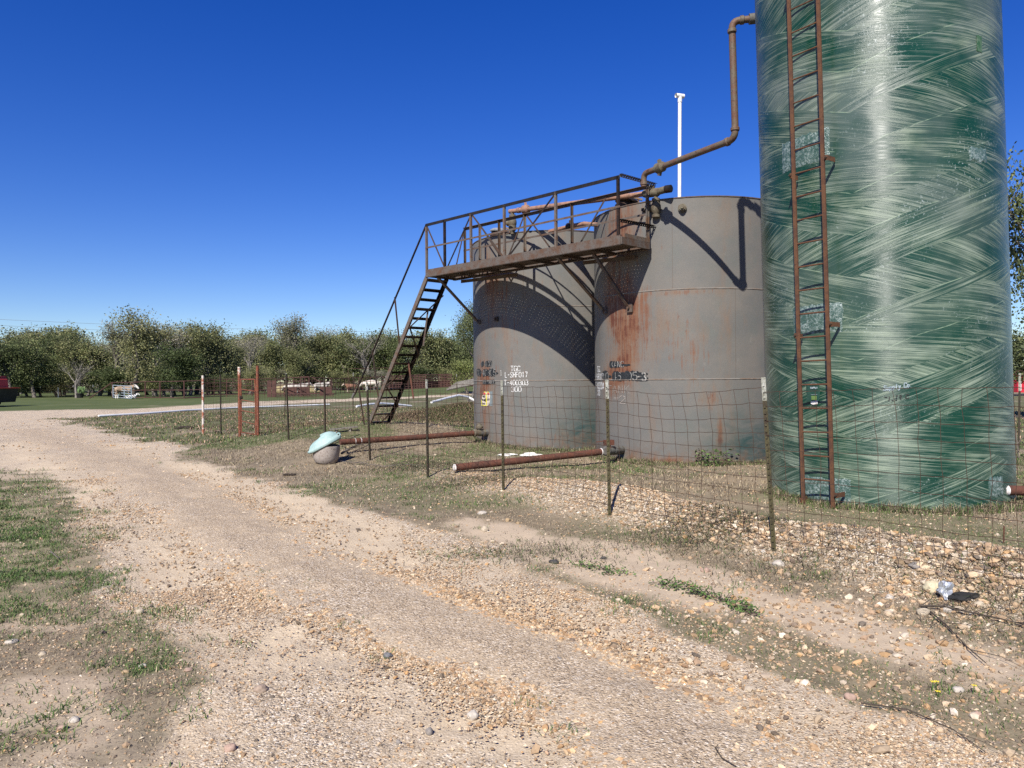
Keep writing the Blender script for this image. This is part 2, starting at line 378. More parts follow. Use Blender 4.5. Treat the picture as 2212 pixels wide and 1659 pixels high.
# ------------------------------------------------------------------ ground sheet
def make_ground():
    az = np.concatenate([np.arange(-180, -44, 6), np.arange(-44, 44.01, .15), np.arange(50, 180, 6)])
    az = np.radians(az); na = len(az)
    r = [.35]
    while r[-1] < 45: r.append(r[-1] * (1.0075 if r[-1] > 2 else 1.05))
    while r[-1] < 2500: r.append(r[-1] * 1.035)
    r = np.array(r); nr = len(r)
    R, A = np.meshgrid(r, az, indexing='ij')
    X = (R * np.sin(A)).ravel(); Y = (R * np.cos(A)).ravel()
    Z = H(X, Y)
    mk = masks(X, Y)
    Z = Z - .018 * mk['track'] + .022 * mk['ridge']
    c3 = np.stack([mk['track'], mk['ridge'], mk['road'] * 0], 1)
    verts = np.stack([X, Y, Z], 1)
    verts = np.vstack([verts, [[0, 0, hz(0, 0)]]])
    i = np.arange(nr - 1)[:, None]; k = np.arange(na)[None, :]; k2 = (k + 1) % na
    q = np.stack([i * na + k, i * na + k2, (i + 1) * na + k2, (i + 1) * na + k], -1).reshape(-1, 4)
    tri = np.stack([q[:, [0, 2, 1]], q[:, [0, 3, 2]]], 1).reshape(-1, 3)
    ctr = np.stack([np.full(na, nr * na), k[0], k2[0]], -1)[:, [0, 2, 1]]
    tri = np.vstack([tri, ctr])
    c1 = np.stack([mk['road'], mk['lawn'], mk['berm']], 1); c2 = np.stack([mk['sand'], mk['far'], mk['verge']], 1)
    c3 = np.vstack([c3, [[0, 0, 0]]]); c1 = np.vstack([c1, [[1, 0, 0]]]); c2 = np.vstack([c2, [[0, 0, 0]]])
    t = NT('ground_cover')
    p = t.pos()
    s1 = t.n('ShaderNodeSeparateColor'); t.L.new(t.attr('cov_a'), s1.inputs[0])
    s2 = t.n('ShaderNodeSeparateColor'); t.L.new(t.attr('cov_b'), s2.inputs[0])
    road, lawn, berm = s1.outputs; sand, far, verge = s2.outputs
    s3 = t.n('ShaderNodeSeparateColor'); t.L.new(t.attr('cov_c'), s3.inputs[0]); track, ridge, _u = s3.outputs
    def pebbles(scale, cover_lo, cover_hi):
        v = t.n('ShaderNodeTexVoronoi', feature='F1'); t.L.new(t.map(p, (scale, scale, scale * .4)), v.inputs['Vector']); v.inputs['Scale'].default_value = 1
        v.inputs['Randomness'].default_value = 1
        bw = t.n('ShaderNodeSeparateColor'); t.L.new(v.outputs['Color'], bw.inputs[0])
        col = t.ramp(bw.outputs[0], [(0, (.16, .13, .10)), (.16, (.27, .21, .15)), (.42, (.43, .33, .22)), (.72, (.60, .49, .36)), (1, (.85, .77, .65))])
        dome = t.math('SUBTRACT', 1, t.math('MULTIPLY', v.outputs['Distance'], 1.6), clamp=True)
        has = t.math('GREATER_THAN', bw.outputs[1], .35)
        return col, t.math('MULTIPLY', dome, has), has
    pc1, ph1, has1 = pebbles(75, 0, 0)
    pc2, ph2, has2 = pebbles(165, 0, 0)
    big = t.noise(p, .8, 4, .6); mid = t.noise(p, 2.7, 4, .6); fine = t.noise(p, 42, 4, .7)
    sandc = t.mix(mid, (.52, .415, .275), (.46, .365, .245))
    sandc = t.mix(t.ramp(fine, [(.3, 0), (.7, 1)]), t.mix(.5, sandc, (.30, .225, .16)), sandc)
    # gravelly and sandy patches of the road
    gsel = t.ramp(t.noise(t.map(p, (1, .55, 1)), 1.25, 5, .6), [(.36, .25), (.56, 1)])
    gsel = t.math('MULTIPLY', gsel, t.math('SUBTRACT', 1, t.math('MULTIPLY', track, .85)), clamp=True); gsel = t.math('MAXIMUM', gsel, t.math('MULTIPLY', ridge, .9))
    g1 = t.mix(t.math('MULTIPLY', gsel, has1), sandc, pc1)
    g2 = t.mix(t.math('MULTIPLY', t.math('MULTIPLY', gsel, has2), t.math('SUBTRACT', 1, t.math('MULTIPLY', has1, gsel))), g1, pc2)
    roadc = t.mix(t.ramp(big, [(.35, 0), (.7, .35)]), g2, (.50, .395, .275), 'MIX')
    roadc = t.mix(t.math('MULTIPLY', track, .45), roadc, (.58, .475, .335))
    roadc = t.mix(t.math('MULTIPLY', ridge, .5), roadc, t.mix(.5, roadc, (.30, .20, .11)))
    dirt = t.mix(mid, (.165, .125, .080), (.30, .235, .155))
    dirt = t.mix(t.ramp(fine, [(.42, 0), (.62, 1)]), dirt, t.mix(.4, dirt, (.36, .30, .22)))
    dead = t.mix(t.ramp(t.noise(p, 5, 5, .7), [(.35, 0), (.65, 1)]), (.17, .135, .095), (.27, .225, .15))
    dead = t.mix(t.ramp(t.noise(p, 60, 3, .7), [(.4, 0), (.6, 1)]), t.mix(.5, dead, (.09, .07, .045)), dead)
    grassy = t.mix(t.ramp(t.noise(p, 4, 5, .7), [(.4, 0), (.62, 1)]), (.055, .075, .022), (.10, .115, .045))
    farc = t.mix(t.ramp(t.noise(t.map(p, (.5, 1, 1)), .35, 5, .65), [(.35, 0), (.65, 1)]), (.062, .085, .026), (.10, .115, .045))
    farc = t.mix(t.ramp(t.noise(t.map(p, (.12, .6, 1)), .8, 4, .7), [(.6, 0), (.72, .75)]), farc, (.26, .21, .14))
    base = t.mix(t.ramp(t.noise(p, 1.1, 5, .65), [(.38, 0), (.6, 1)]), dirt, dead)
    dist = t.n('ShaderNodeVectorMath', operation='LENGTH'); t.L.new(p, dist.inputs[0]); nearf = t.ramp(t.math('DIVIDE', dist.outputs['Value'], 30), [(.2, .25), (.6, 1)])
    base = t.mix(t.math('MULTIPLY', t.math('MULTIPLY', verge, nearf), t.ramp(t.noise(p, 6, 4, .7), [(.35, .35), (.6, .95)])), base, grassy)
    col = t.mix(sand, base, t.mix(.5, sandc, (.42, .335, .25)))
    bermc = t.mix(has1, dirt, pc1)
    col = t.mix(t.math('MULTIPLY', berm, .95), col, bermc)
    lawnc = t.mix(t.ramp(t.noise(p, 2.6, 5, .65), [(.42, 0), (.6, 1)]), t.mix(.5, sandc, dirt), (.055, .08, .024))
    col = t.mix(lawn, col, lawnc)
    col = t.mix(far, col, farc)
    col = t.mix(road, col, roadc)
    hgt = t.math('ADD', t.math('MULTIPLY', ph1, 1.0), t.math('MULTIPLY', ph2, .45))
    hgt = t.math('ADD', t.math('MULTIPLY', hgt, t.math('ADD', t.math('MULTIPLY', road, gsel), berm, clamp=True)), t.math('MULTIPLY', fine, .55))
    np_mesh_obj = np_mesh('ground', verts, tri.ravel(), 3, t.out(col, .95, 0, t.bump(hgt, .9, .012), .15), dict(cov_a=c1, cov_b=c2, cov_c=c3), smooth=True)
    return tag(np_mesh_obj, kind='structure')
make_ground()

# ------------------------------------------------------------------ loose stones and plants
PAL = np.array([(.60, .50, .38), (.50, .38, .26), (.42, .30, .19), (.68, .62, .53), (.36, .27, .19), (.22, .18, .15), (.13, .12, .11), (.45, .33, .24), (.40, .35, .30), (.55, .37, .20), (.74, .70, .64)])
PW = np.array([.2, .17, .12, .12, .11, .08, .04, .05, .05, .04, .02]); PW = PW / PW.sum()
def ico():
    bm = bmesh.new(); bmesh.ops.create_icosphere(bm, subdivisions=1, radius=1)
    v = np.array([p.co[:] for p in bm.verts]); f = np.array([[q.index for q in t.verts] for t in bm.faces]); bm.free(); return v, f
def octa():
    v = np.array([(1, 0, 0), (0, 1, 0), (-1, 0, 0), (0, -1, 0), (0, 0, 1), (0, 0, -1)], float)
    f = np.array([(0, 1, 4), (1, 2, 4), (2, 3, 4), (3, 0, 4), (1, 0, 5), (2, 1, 5), (3, 2, 5), (0, 3, 5)]); return v, f
def stones(name, x, y, r, base, smooth_, sink=.25):
    bv, bf = base; n = len(x); k = len(bv)
    jit = 1 + (rs.rand(n, k, 1) - .5) * .55
    V = bv[None] * jit * np.stack([.8 + .6 * rs.rand(n), .65 + .4 * rs.rand(n), .45 + .35 * rs.rand(n)], 1)[:, None, :]
    a = rs.rand(n) * 2 * PI; ca, sa = np.cos(a)[:, None], np.sin(a)[:, None]
    X = V[..., 0] * ca - V[..., 1] * sa; Y = V[..., 0] * sa + V[..., 1] * ca
    tx = ((rs.rand(n) - .5) * .7)[:, None]; Z = V[..., 2] + X * tx
    V = np.stack([X, Y, Z], -1) * r[:, None, None]
    z = H(x, y) + r * (.5 - sink)
    V += np.stack([x, y, z], 1)[:, None, :]
    Fc = (bf[None] + (np.arange(n) * k)[:, None, None]).reshape(-1)
    c = PAL[rs.choice(len(PAL), n, p=PW)] * (.68 + .62 * rs.rand(n, 1))
    C = np.repeat(c * np.array([.90, .82, .70]), k, 0)
    return V.reshape(-1, 3), Fc, C
def sector(n, r0, r1, a=44, pw=1.0):
    u = rs.rand(n); r = (r0 ** (pw + 1) + u * (r1 ** (pw + 1) - r0 ** (pw + 1))) ** (1 / (pw + 1))
    t = np.radians((rs.rand(n) * 2 - 1) * a); return r * np.sin(t), r * np.cos(t), r
def stone_mat():
    t = NT('loose_stone'); p = t.pos(); c = t.attr('tint')
    c = t.mix(t.ramp(t.noise(p, 70, 4, .65), [(.3, 0), (.7, 1)]), t.mix(.45, c, (.22, .16, .11)), c)
    return t.out(c, .8, 0, t.bump(t.noise(p, 180, 3), .3, .002), .25)
M['stone'] = stone_mat()
def gather(parts):
    off = 0; V = []; Fa = []; C = []
    for v, f, c in parts: V.append(v); Fa.append(f + off); C.append(c); off += len(v)
    return np.vstack(V), np.concatenate(Fa), np.vstack(C)
def make_gravel():
    parts = []
    for n, r0, r1, lo, hi, ex, base in ((300000, 2.6, 6.2, .0032, .011, 2.0, octa()), (150000, 6.2, 14, .0055, .016, 2.2, octa()), (9000, 2.6, 9, .008, .024, 3.2, ico()), (12000, 9, 24, .010, .030, 2.4, ico()), (9000, 22, 40, .02, .05, 1.6, octa())):
        x, y, r = sector(n, r0, r1)
        mk = masks(x, y)
        pat = fbm(x * 1.0 + 3, y * .6, 1.1, 4)
        dens = mk['road'] * (.10 + .75 * smooth(.40, .58, pat)) * (1 - .85 * mk['track']) * (1 - (lo > .0055) * .55) + mk['ridge'] * .8 + mk['berm'] * .6 + mk['rest'] * .09 + mk['sand'] * .05 + mk['lawn'] * .06 + mk['verge'] * .05
        m = rs.rand(n) < dens
        x, y = x[m], y[m]; rad = lo + (hi - lo) * rs.rand(len(x)) ** ex
        parts.append(stones('', x, y, rad, base, False))
    n = 16000; u = rs.rand(n) ** .6; Q = np.array(RIDGE); m_ = len(Q) - 1; seg = np.minimum((u * m_).astype(int), m_ - 1); f = u * m_ - seg
    bx = Q[seg, 0] * (1 - f) + Q[seg + 1, 0] * f; by = Q[seg, 1] * (1 - f) + Q[seg + 1, 1] * f; rr_ = np.hypot(bx, by); bx = bx + rs.randn(n) * (.16 + .02 * rr_); by = by + rs.randn(n) * (.16 + .03 * rr_)
    v_, f_, c_ = stones('', bx, by, (.005 + .013 * rs.rand(n) ** 2.4), ico(), True, .25); parts.append((v_, f_, c_ * np.array([1.0, .92, .80])))
    # heavier stones heaped on the bank by the fence
    n = 34000
    u = rs.rand(n); P = np.array(BERM); seg = np.minimum((u * 5).astype(int), 4); f = u * 5 - seg
    bx = P[seg, 0] * (1 - f) + P[seg + 1, 0] * f + rs.randn(n) * .36; by = P[seg, 1] * (1 - f) + P[seg + 1, 1] * f + rs.randn(n) * .36
    mk = masks(bx, by); m = rs.rand(n) < (mk['berm'] + .06) * (.12 + .7 * smooth(.35, .6, fbm(bx + 5, by, 1.4, 3)))
    bx, by = bx[m], by[m]
    near = 1 - smooth(5, 9.5, np.hypot(bx, by))
    rad = .005 + (.013 + .020 * near) * rs.rand(len(bx)) ** 3
    parts.append(stones('', bx, by, rad, ico(), True, .2))
    # coarse pebbles thrown out along the right of the picture
    n = 1800
    bx = 2.5 + rs.randn(n) * .9; by = 4.6 + rs.randn(n) * .75
    parts.append(stones('', bx, by, .007 + .022 * rs.rand(n) ** 2.6, ico(), True, .2))
    V, Fa, C = gather(parts)
    o = np_mesh('gravel', V, Fa, 3, M['stone'], dict(tint=C), smooth=False)
    tag(o, 'loose tan and grey gravel scattered over the road and the low bank', 'gravel', kind='stuff')
make_gravel()

def blade_mat():
    t = NT('grass_blade'); p = t.pos(); c = t.attr('tint')
    t.set(t.b, 'Subsurface Weight', 0.0)
    return t.out(c, .7, 0, None, .25)
M['blade'] = blade_mat()
def blades(x, y, h, w, col, lean=.6, dz=0, vc=.35):
    n = len(x); a = rs.rand(n) * 2 * PI; l = lean * (.3 + rs.rand(n))
    z = H(x, y) + dz
    dx, dy = np.cos(a), np.sin(a); b = a + PI / 2 + (rs.rand(n) - .5); wx, wy = np.cos(b) * w, np.sin(b) * w
    o = np.stack([x, y, z - .004], 1)
    side = np.stack([wx, wy, np.zeros(n)], 1)
    mid = o + np.stack([dx * l * h * .35, dy * l * h * .35, h * .6], 1)
    tip = o + np.stack([dx * l * h, dy * l * h, h * (1 - .35 * np.minimum(l, 1))], 1)
    V = np.stack([o - side, o + side, mid + side * .7, mid - side * .7, tip], 1)
    f = np.array([(0, 1, 2), (0, 2, 3), (3, 2, 4)])
    Fc = (f[None] + (np.arange(n) * 5)[:, None, None]).reshape(-1)
    C = np.repeat(col * (1 - vc / 2 + vc * rs.rand(n, 1)), 5, 0)
    return V.reshape(-1, 3), Fc, C
GREEN = np.array([(.055, .10, .022), (.080, .135, .032), (.11, .165, .045), (.042, .08, .024), (.13, .15, .055)])
TAN = np.array([(.30, .24, .15), (.22, .17, .11), (.38, .31, .20), (.15, .115, .08), (.12, .095, .07)])
def pick(P, n): return P[rs.randint(0, len(P), n)]
def tufts(cx, cy, per, spread, h, w, pal, lean):
    n = len(cx) * per; x = np.repeat(cx, per) + rs.randn(n) * spread; y = np.repeat(cy, per) + rs.randn(n) * spread
    hh = h * (.45 + .75 * rs.rand(n))
    return blades(x, y, hh, w, pick(pal, n), lean)
def make_grass():
    P = []
    # near lawn on the left
    x, y, r = sector(330000, 2.6, 14, 40, .2); m = x < 0; x, y, r = x[m], y[m], r[m]
    mk = masks(x, y); d = mk['lawn'] * (.12 + .88 * smooth(.40, .54, fbm(x + 2, y, 1.3, 4) + .09 * (1 - smooth(4, 5, np.abs(r - 6)))))
    m = rs.rand(len(x)) < d * 1.0; x, y, r = x[m], y[m], r[m]; n = len(x)
    col = np.where(rs.rand(n, 1) < .10, pick(TAN, n), pick(GREEN, n))
    P.append(blades(x, y, .018 + .036 * rs.rand(n), .0018 + .0008 * r / 4, col, 1.3))
    # tufts on the road edge and the sandy strip
    x, y, r = sector(16000, 2.6, 16, 39, .7); mk = masks(x, y)
    edge = np.exp(-(mk['dr'] / .35) ** 2) * .30
    pt = smooth(.52, .66, fbm(x - 7, y + 4, 1.9, 3))
    m = rs.rand(len(x)) < (edge * pt + mk['rest'] * pt * .12 + (mk['lawn'] * .3 + .34 * (sdpoly(x, y, LAWN) < .3)) * (.25 + pt) + mk['road'] * .012 * pt + mk['sand'] * .05 * pt)
    x, y = x[m], y[m]
    P.append(tufts(x, y, 22, .05, .045, .0026, GREEN, 1.4))
    # dead stalks everywhere on the unkept ground
    for n, r0, r1, hh, ww in ((190000, 2.6, 9, .028, .0018), (170000, 9, 20, .055, .0045)):
        x, y, r = sector(n, r0, r1, 39, 1.0); mk = masks(x, y)
        m = rs.rand(n) < (mk['rest'] * (.25 + .55 * smooth(.42, .6, fbm(x, y, 1.1, 4))) + mk['berm'] * .10 + .12 * mk['lawn'] + .02 * mk['sand'])
        x, y, r = x[m], y[m], r[m]; k = len(x)
        g = smooth(.46, .62, fbm(x + 9, y + 3, .55, 3) + .10 * smooth(8, 16, r))[:, None]
        col = np.where(rs.rand(k, 1) < g * .75, pick(GREEN, k), pick(TAN, k))
        P.append(blades(x, y, hh * (.3 + rs.rand(k)), ww, col, 1.2))
    # brown weeds on the bank behind the stair
    n = 150000; u = rs.rand(n); Q = np.array(BACK[1:]); seg = np.minimum((u * 3).astype(int), 2); f = u * 3 - seg
    x = Q[seg, 0] * (1 - f) + Q[seg + 1, 0] * f + rs.randn(n) * 1.6; y = Q[seg, 1] * (1 - f) + Q[seg + 1, 1] * f + rs.randn(n) * 2.0
    col = np.where(rs.rand(n, 1) < .10 + .25 * smooth(.45, .6, fbm(x, y, .5, 3))[:, None], pick(GREEN, n), pick(TAN * np.array([.95, .86, .78]), n))
    P.append(blades(x, y, .04 + .10 * rs.rand(n) ** 1.5, .0055, col * .85, 1.8))
    # rough grass between the fence and the far track
    x, y, r = sector(70000, 19, 44, 39, .6); mk = masks(x, y); m = (rs.rand(len(x)) < (mk['rest'] + mk['verge']) * .8); x, y = x[m], y[m]; k = len(x)
    col = np.where(rs.rand(k, 1) < .62, pick(GREEN, k), pick(TAN, k))
    P.append(blades(x, y, .04 + .07 * rs.rand(k), .011, col * np.array([1.15, .95, 1.0]), 1.1))
    # growth round the feet of the tanks and dark clumps on the bank
    for cx, cy, R, n in ((.94, 17.25, 1.83, 9000), (3.47, 14.49, 1.83, 12000), (4.81, 9.56, 1.415, 9000)):
        a = rs.rand(n) * PI + PI; q = R + .02 + .22 * rs.rand(n) ** 2; x = cx + q * np.cos(a); y = cy + q * np.sin(a)
        col = np.where(rs.rand(n, 1) < .45, pick(GREEN, n), pick(TAN, n)); P.append(blades(x, y, .02 + .10 * rs.rand(n) ** 3 + .05 * rs.rand(n) * (fbm(x, y, 3, 2) > .5), .0035, col, .8))
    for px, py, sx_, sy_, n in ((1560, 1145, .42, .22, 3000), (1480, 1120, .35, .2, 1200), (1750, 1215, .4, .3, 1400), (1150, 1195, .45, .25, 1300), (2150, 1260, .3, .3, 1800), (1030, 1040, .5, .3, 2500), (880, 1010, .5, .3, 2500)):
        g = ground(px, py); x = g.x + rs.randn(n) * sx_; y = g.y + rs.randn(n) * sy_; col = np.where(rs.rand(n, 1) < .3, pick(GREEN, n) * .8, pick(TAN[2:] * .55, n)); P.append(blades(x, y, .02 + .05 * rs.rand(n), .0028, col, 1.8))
    V, Fa, C = gather(P)
    o = np_mesh('grass', V, Fa, 3, M['blade'], dict(tint=C))
    tag(o, 'short green grass and dry tan weeds covering the ground beside the road', 'grass', kind='stuff')
make_grass()

# ------------------------------------------------------------------ sky, sun, camera
SUN_EL = math.radians(43); SUN_AZ = math.radians(200)      # compass bearing of the sun, 0 = +y, clockwise
def make_light():
    w = bpy.data.worlds.new('World'); sc.world = w; w.use_nodes = True
    nt = w.node_tree; bg = nt.nodes['Background']; sky = nt.nodes.new('ShaderNodeTexSky')
    sky.sky_type = 'NISHITA'; sky.sun_disc = False; sky.sun_elevation = SUN_EL; sky.sun_rotation = SUN_AZ
    sky.altitude = 0; sky.air_density = 1.0; sky.dust_density = 0; sky.ozone_density = 6.0
    hs = nt.nodes.new('ShaderNodeHueSaturation'); hs.inputs['Hue'].default_value = .525; hs.inputs['Saturation'].default_value = 1.3
    nt.links.new(sky.outputs[0], hs.inputs['Color']); nt.links.new(hs.outputs[0], bg.inputs[0]); bg.inputs[1].default_value = .086
    d = bpy.data.lights.new('sun', 'SUN'); d.energy = 5.0; d.angle = math.radians(.5); d.color = (1, .95, .87)
    o = bpy.data.objects.new('sun', d); COL.objects.link(o)
    v = Vector((math.sin(SUN_AZ) * math.cos(SUN_EL), math.cos(SUN_AZ) * math.cos(SUN_EL), math.sin(SUN_EL)))
    o.rotation_euler = v.to_track_quat('Z', 'Y').to_euler(); o.location = v * 60
    c = bpy.data.cameras.new('camera'); c.lens = 26; c.sensor_width = 36; c.clip_end = 5000; c.clip_start = .05
    co = bpy.data.objects.new('camera', c); COL.objects.link(co)
    cp, sp = math.cos(PITCH), math.sin(PITCH)
    fw = Vector((0, cp, sp)); U0 = Vector((0, -sp, cp)); X = Vector((1, 0, 0))
    ca, sa = math.cos(ROLL), math.sin(ROLL)
    right = X * ca - U0 * sa; up = X * sa + U0 * ca
    co.matrix_world = Matrix(((right.x, up.x, -fw.x, 0), (right.y, up.y, -fw.y, 0), (right.z, up.z, -fw.z, CAMZ), (0, 0, 0, 1)))
    sc.camera = co
    sc.view_settings.view_transform = 'Standard'; sc.view_settings.look = 'None'; sc.view_settings.exposure = 0.58; sc.view_settings.gamma = 1
    sc.render.film_transparent = False
    sc.cycles.use_denoising = False; sc.cycles.max_bounces = 5; sc.cycles.diffuse_bounces = 3; sc.cycles.glossy_bounces = 3; sc.cycles.transparent_max_bounces = 6
make_light()
# ------------------------------------------------------------------ storage tanks
T1 = (.94, 17.25, 1.83); T2 = (3.47, 14.49, 1.83); T3 = (4.81, 9.56, 1.415)
def cyl_hit(T, px, py):
    d = ray(px, py); cx, cy, R = T
    a = d.x ** 2 + d.y ** 2; b = -2 * (d.x * cx + d.y * cy); c = cx * cx + cy * cy - R * R
    t = (-b - math.sqrt(max(b * b - 4 * a * c, 0))) / (2 * a)
    p = d * t; return math.atan2(p.x - cx, -(p.y - cy)), CAMZ + p.z      # angle 0 faces -y, positive towards +x
def cyl_pt(T, th, z, off=0): return Vector((T[0] + (T[2] + off) * math.sin(th), T[1] - (T[2] + off) * math.cos(th), z))
def cyl_uv(T):
    def f(p):
        return (math.atan2(p.x - T[0], -(p.y - T[1])) * T[2], p.z)
    return f
def shell_mesh(T, z0, z1, n=96, rows=None):
    mb = MB(); zs = rows or [z0, z1]
    vs = [cyl_pt(T, -PI + 2 * PI * k / n, z) for z in zs for k in range(n + 1)]
    fs = [(i * (n + 1) + k, i * (n + 1) + k + 1, (i + 1) * (n + 1) + k + 1, (i + 1) * (n + 1) + k) for i in range(len(zs) - 1) for k in range(n)]
    mb.add(vs, fs); return mb
def seam_uv(T, n=96):
    # vertices are laid out from -pi to pi, so the wrap needs no special care except the last column
    def f(p, k): return None
    return f
def build_shell(name, T, rows, mat, parent, n=96, label=None):
    o3 = ORG[parent]; me = bpy.data.meshes.new(name); vs = []; uvs = []
    for z in rows:
        for k in range(n + 1):
            th = -PI + 2 * PI * k / n; vs.append(tuple(cyl_pt(T, th, z) - o3)); uvs.append((th * T[2], z))
    fs = [(i * (n + 1) + k, i * (n + 1) + k + 1, (i + 1) * (n + 1) + k + 1, (i + 1) * (n + 1) + k) for i in range(len(rows) - 1) for k in range(n)]
    me.from_pydata(vs, [], fs); L = me.uv_layers.new(name='UVMap')
    for lp in me.loops: L.data[lp.index].uv = uvs[lp.vertex_index]
    me.polygons.foreach_set('use_smooth', [True] * len(me.polygons)); me.materials.append(mat)
    o = bpy.data.objects.new(name, me); COL.objects.link(o); o.parent = parent; ORG[o] = o3
    if label: o['label'] = label
    return o
def tank_paint(name, blobs, teal, seed):
    """grey-brown tank paint; rust lives in streaks running down from weak spots. uv in metres (arc, height)"""
    t = NT(name); uv = t.map(t.uv(), (1, 1, 1), (0, 0, 0), (seed, 0, 0)); raw = t.uv()
    sx = t.n('ShaderNodeSeparateXYZ'); t.L.new(raw, sx.inputs[0]); u, v = sx.outputs[0], sx.outputs[1]
    def gauss(u0, v0, su, sv, up=None):
        a = t.math('DIVIDE', t.math('SUBTRACT', u, u0), su); b = t.math('DIVIDE', t.math('SUBTRACT', v, v0), sv)
        r = t.math('ADD', t.math('MULTIPLY', a, a), t.math('MULTIPLY', b, b))
        return t.math('POWER', 2.718, t.math('MULTIPLY', r, -1))
    patch = t.ramp(t.noise(uv, 1.5, 5, .6), [(.38, 0), (.62, 1)])
    col = t.mix(patch, (.130, .128, .119), (.158, .145, .128))
    gr = t.ramp(t.noise(t.map(uv, (1, .7, 1), loc=(4, 2, 0)), 2.3, 6, .7), [(.52, 0), (.66, 1)])
    col = t.mix(t.math('MULTIPLY', gr, .55), col, (.118, .130, .118))
    pale = t.ramp(t.noise(t.map(uv, (1.2, .8, 1), loc=(9, 7, 0)), 3.1, 6, .7), [(.62, 0), (.70, 1)])
    col = t.mix(t.math('MULTIPLY', pale, .35), col, (.21, .20, .18))
    # rust wash (broad orange) and rust runs (thin)
    wash = t.noise(t.map(uv, (1.8, .45, 1), loc=(2, 0, 0)), 1.6, 6, .68)
    runs = t.noise(t.map(uv, (15, .9, 1)), 1.0, 5, .7)
    runs2 = t.noise(t.map(uv, (34, 1.3, 1), loc=(3, 5, 0)), 1.0, 4, .65)
    spot = t.noise(t.map(uv, (1, 1, 1), loc=(7, 1, 0)), 4.2, 6, .72)
    B = None
    for (u0, v0, su, sv, k) in blobs:
        g = t.math('MULTIPLY', gauss(u0, v0, su, sv), k); B = g if B is None else t.math('ADD', B, g)
    B = t.math('MINIMUM', B, 1.15)
    w = t.math('ADD', t.math('MULTIPLY', wash, .75), t.math('MULTIPLY', B, .20))
    col = t.mix(t.math('MULTIPLY', t.ramp(w, [(.41, 0), (.62, 1)]), .7), col, (.20, .115, .065))
    r = t.math('ADD', t.math('MULTIPLY', runs, .62), t.math('ADD', t.math('MULTIPLY', spot, .28), t.math('MULTIPLY', B, .16)))
    col = t.mix(t.math('MULTIPLY', t.ramp(r, [(.545, 0), (.64, 1)]), .8), col, (.17, .068, .032))
    r2 = t.math('ADD', t.math('MULTIPLY', runs2, .5), t.math('ADD', t.math('MULTIPLY', spot, .40), t.math('MULTIPLY', B, .145)))
    col = t.mix(t.math('MULTIPLY', t.ramp(r2, [(.60, 0), (.66, 1)]), .85), col, (.095, .030, .018))
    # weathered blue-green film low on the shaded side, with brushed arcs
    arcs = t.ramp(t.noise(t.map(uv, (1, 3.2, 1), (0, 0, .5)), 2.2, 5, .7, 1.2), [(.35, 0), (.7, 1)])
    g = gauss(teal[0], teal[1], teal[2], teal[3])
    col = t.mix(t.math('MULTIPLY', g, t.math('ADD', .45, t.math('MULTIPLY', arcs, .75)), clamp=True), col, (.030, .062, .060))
    low = t.ramp(v, [(0, 1), (.5, 0)])
    col = t.mix(t.math('MULTIPLY', low, t.ramp(t.noise(uv, 5, 5, .7), [(.42, 0), (.6, .8)])), col, (.15, .075, .04))
    course = t.math('FLOOR', t.math('DIVIDE', v, 1.55)); wu = t.math('ABSOLUTE', t.math('SUBTRACT', t.math('FRACT', t.math('ADD', t.math('DIVIDE', u, 2.9), t.math('MULTIPLY', course, .37))), .5))
    weld = t.math('LESS_THAN', wu, .0022)
    col = t.mix(t.math('MULTIPLY', weld, .45), col, (.10, .075, .055))
    dust = t.noise(t.pos(), 60, 3, .6)
    col = t.mix(.35, col, t.ramp(dust, [(.3, .7), (.7, 1.08)]), 'MULTIPLY')
    hgt = t.math('ADD', t.noise(uv, 1.4, 3), t.math('ADD', t.math('MULTIPLY', t.noise(uv, 40, 3), .03), t.math('MULTIPLY', weld, .25)))
    return t.out(col, .62, .0, t.bump(hgt, .25, .03), .32)
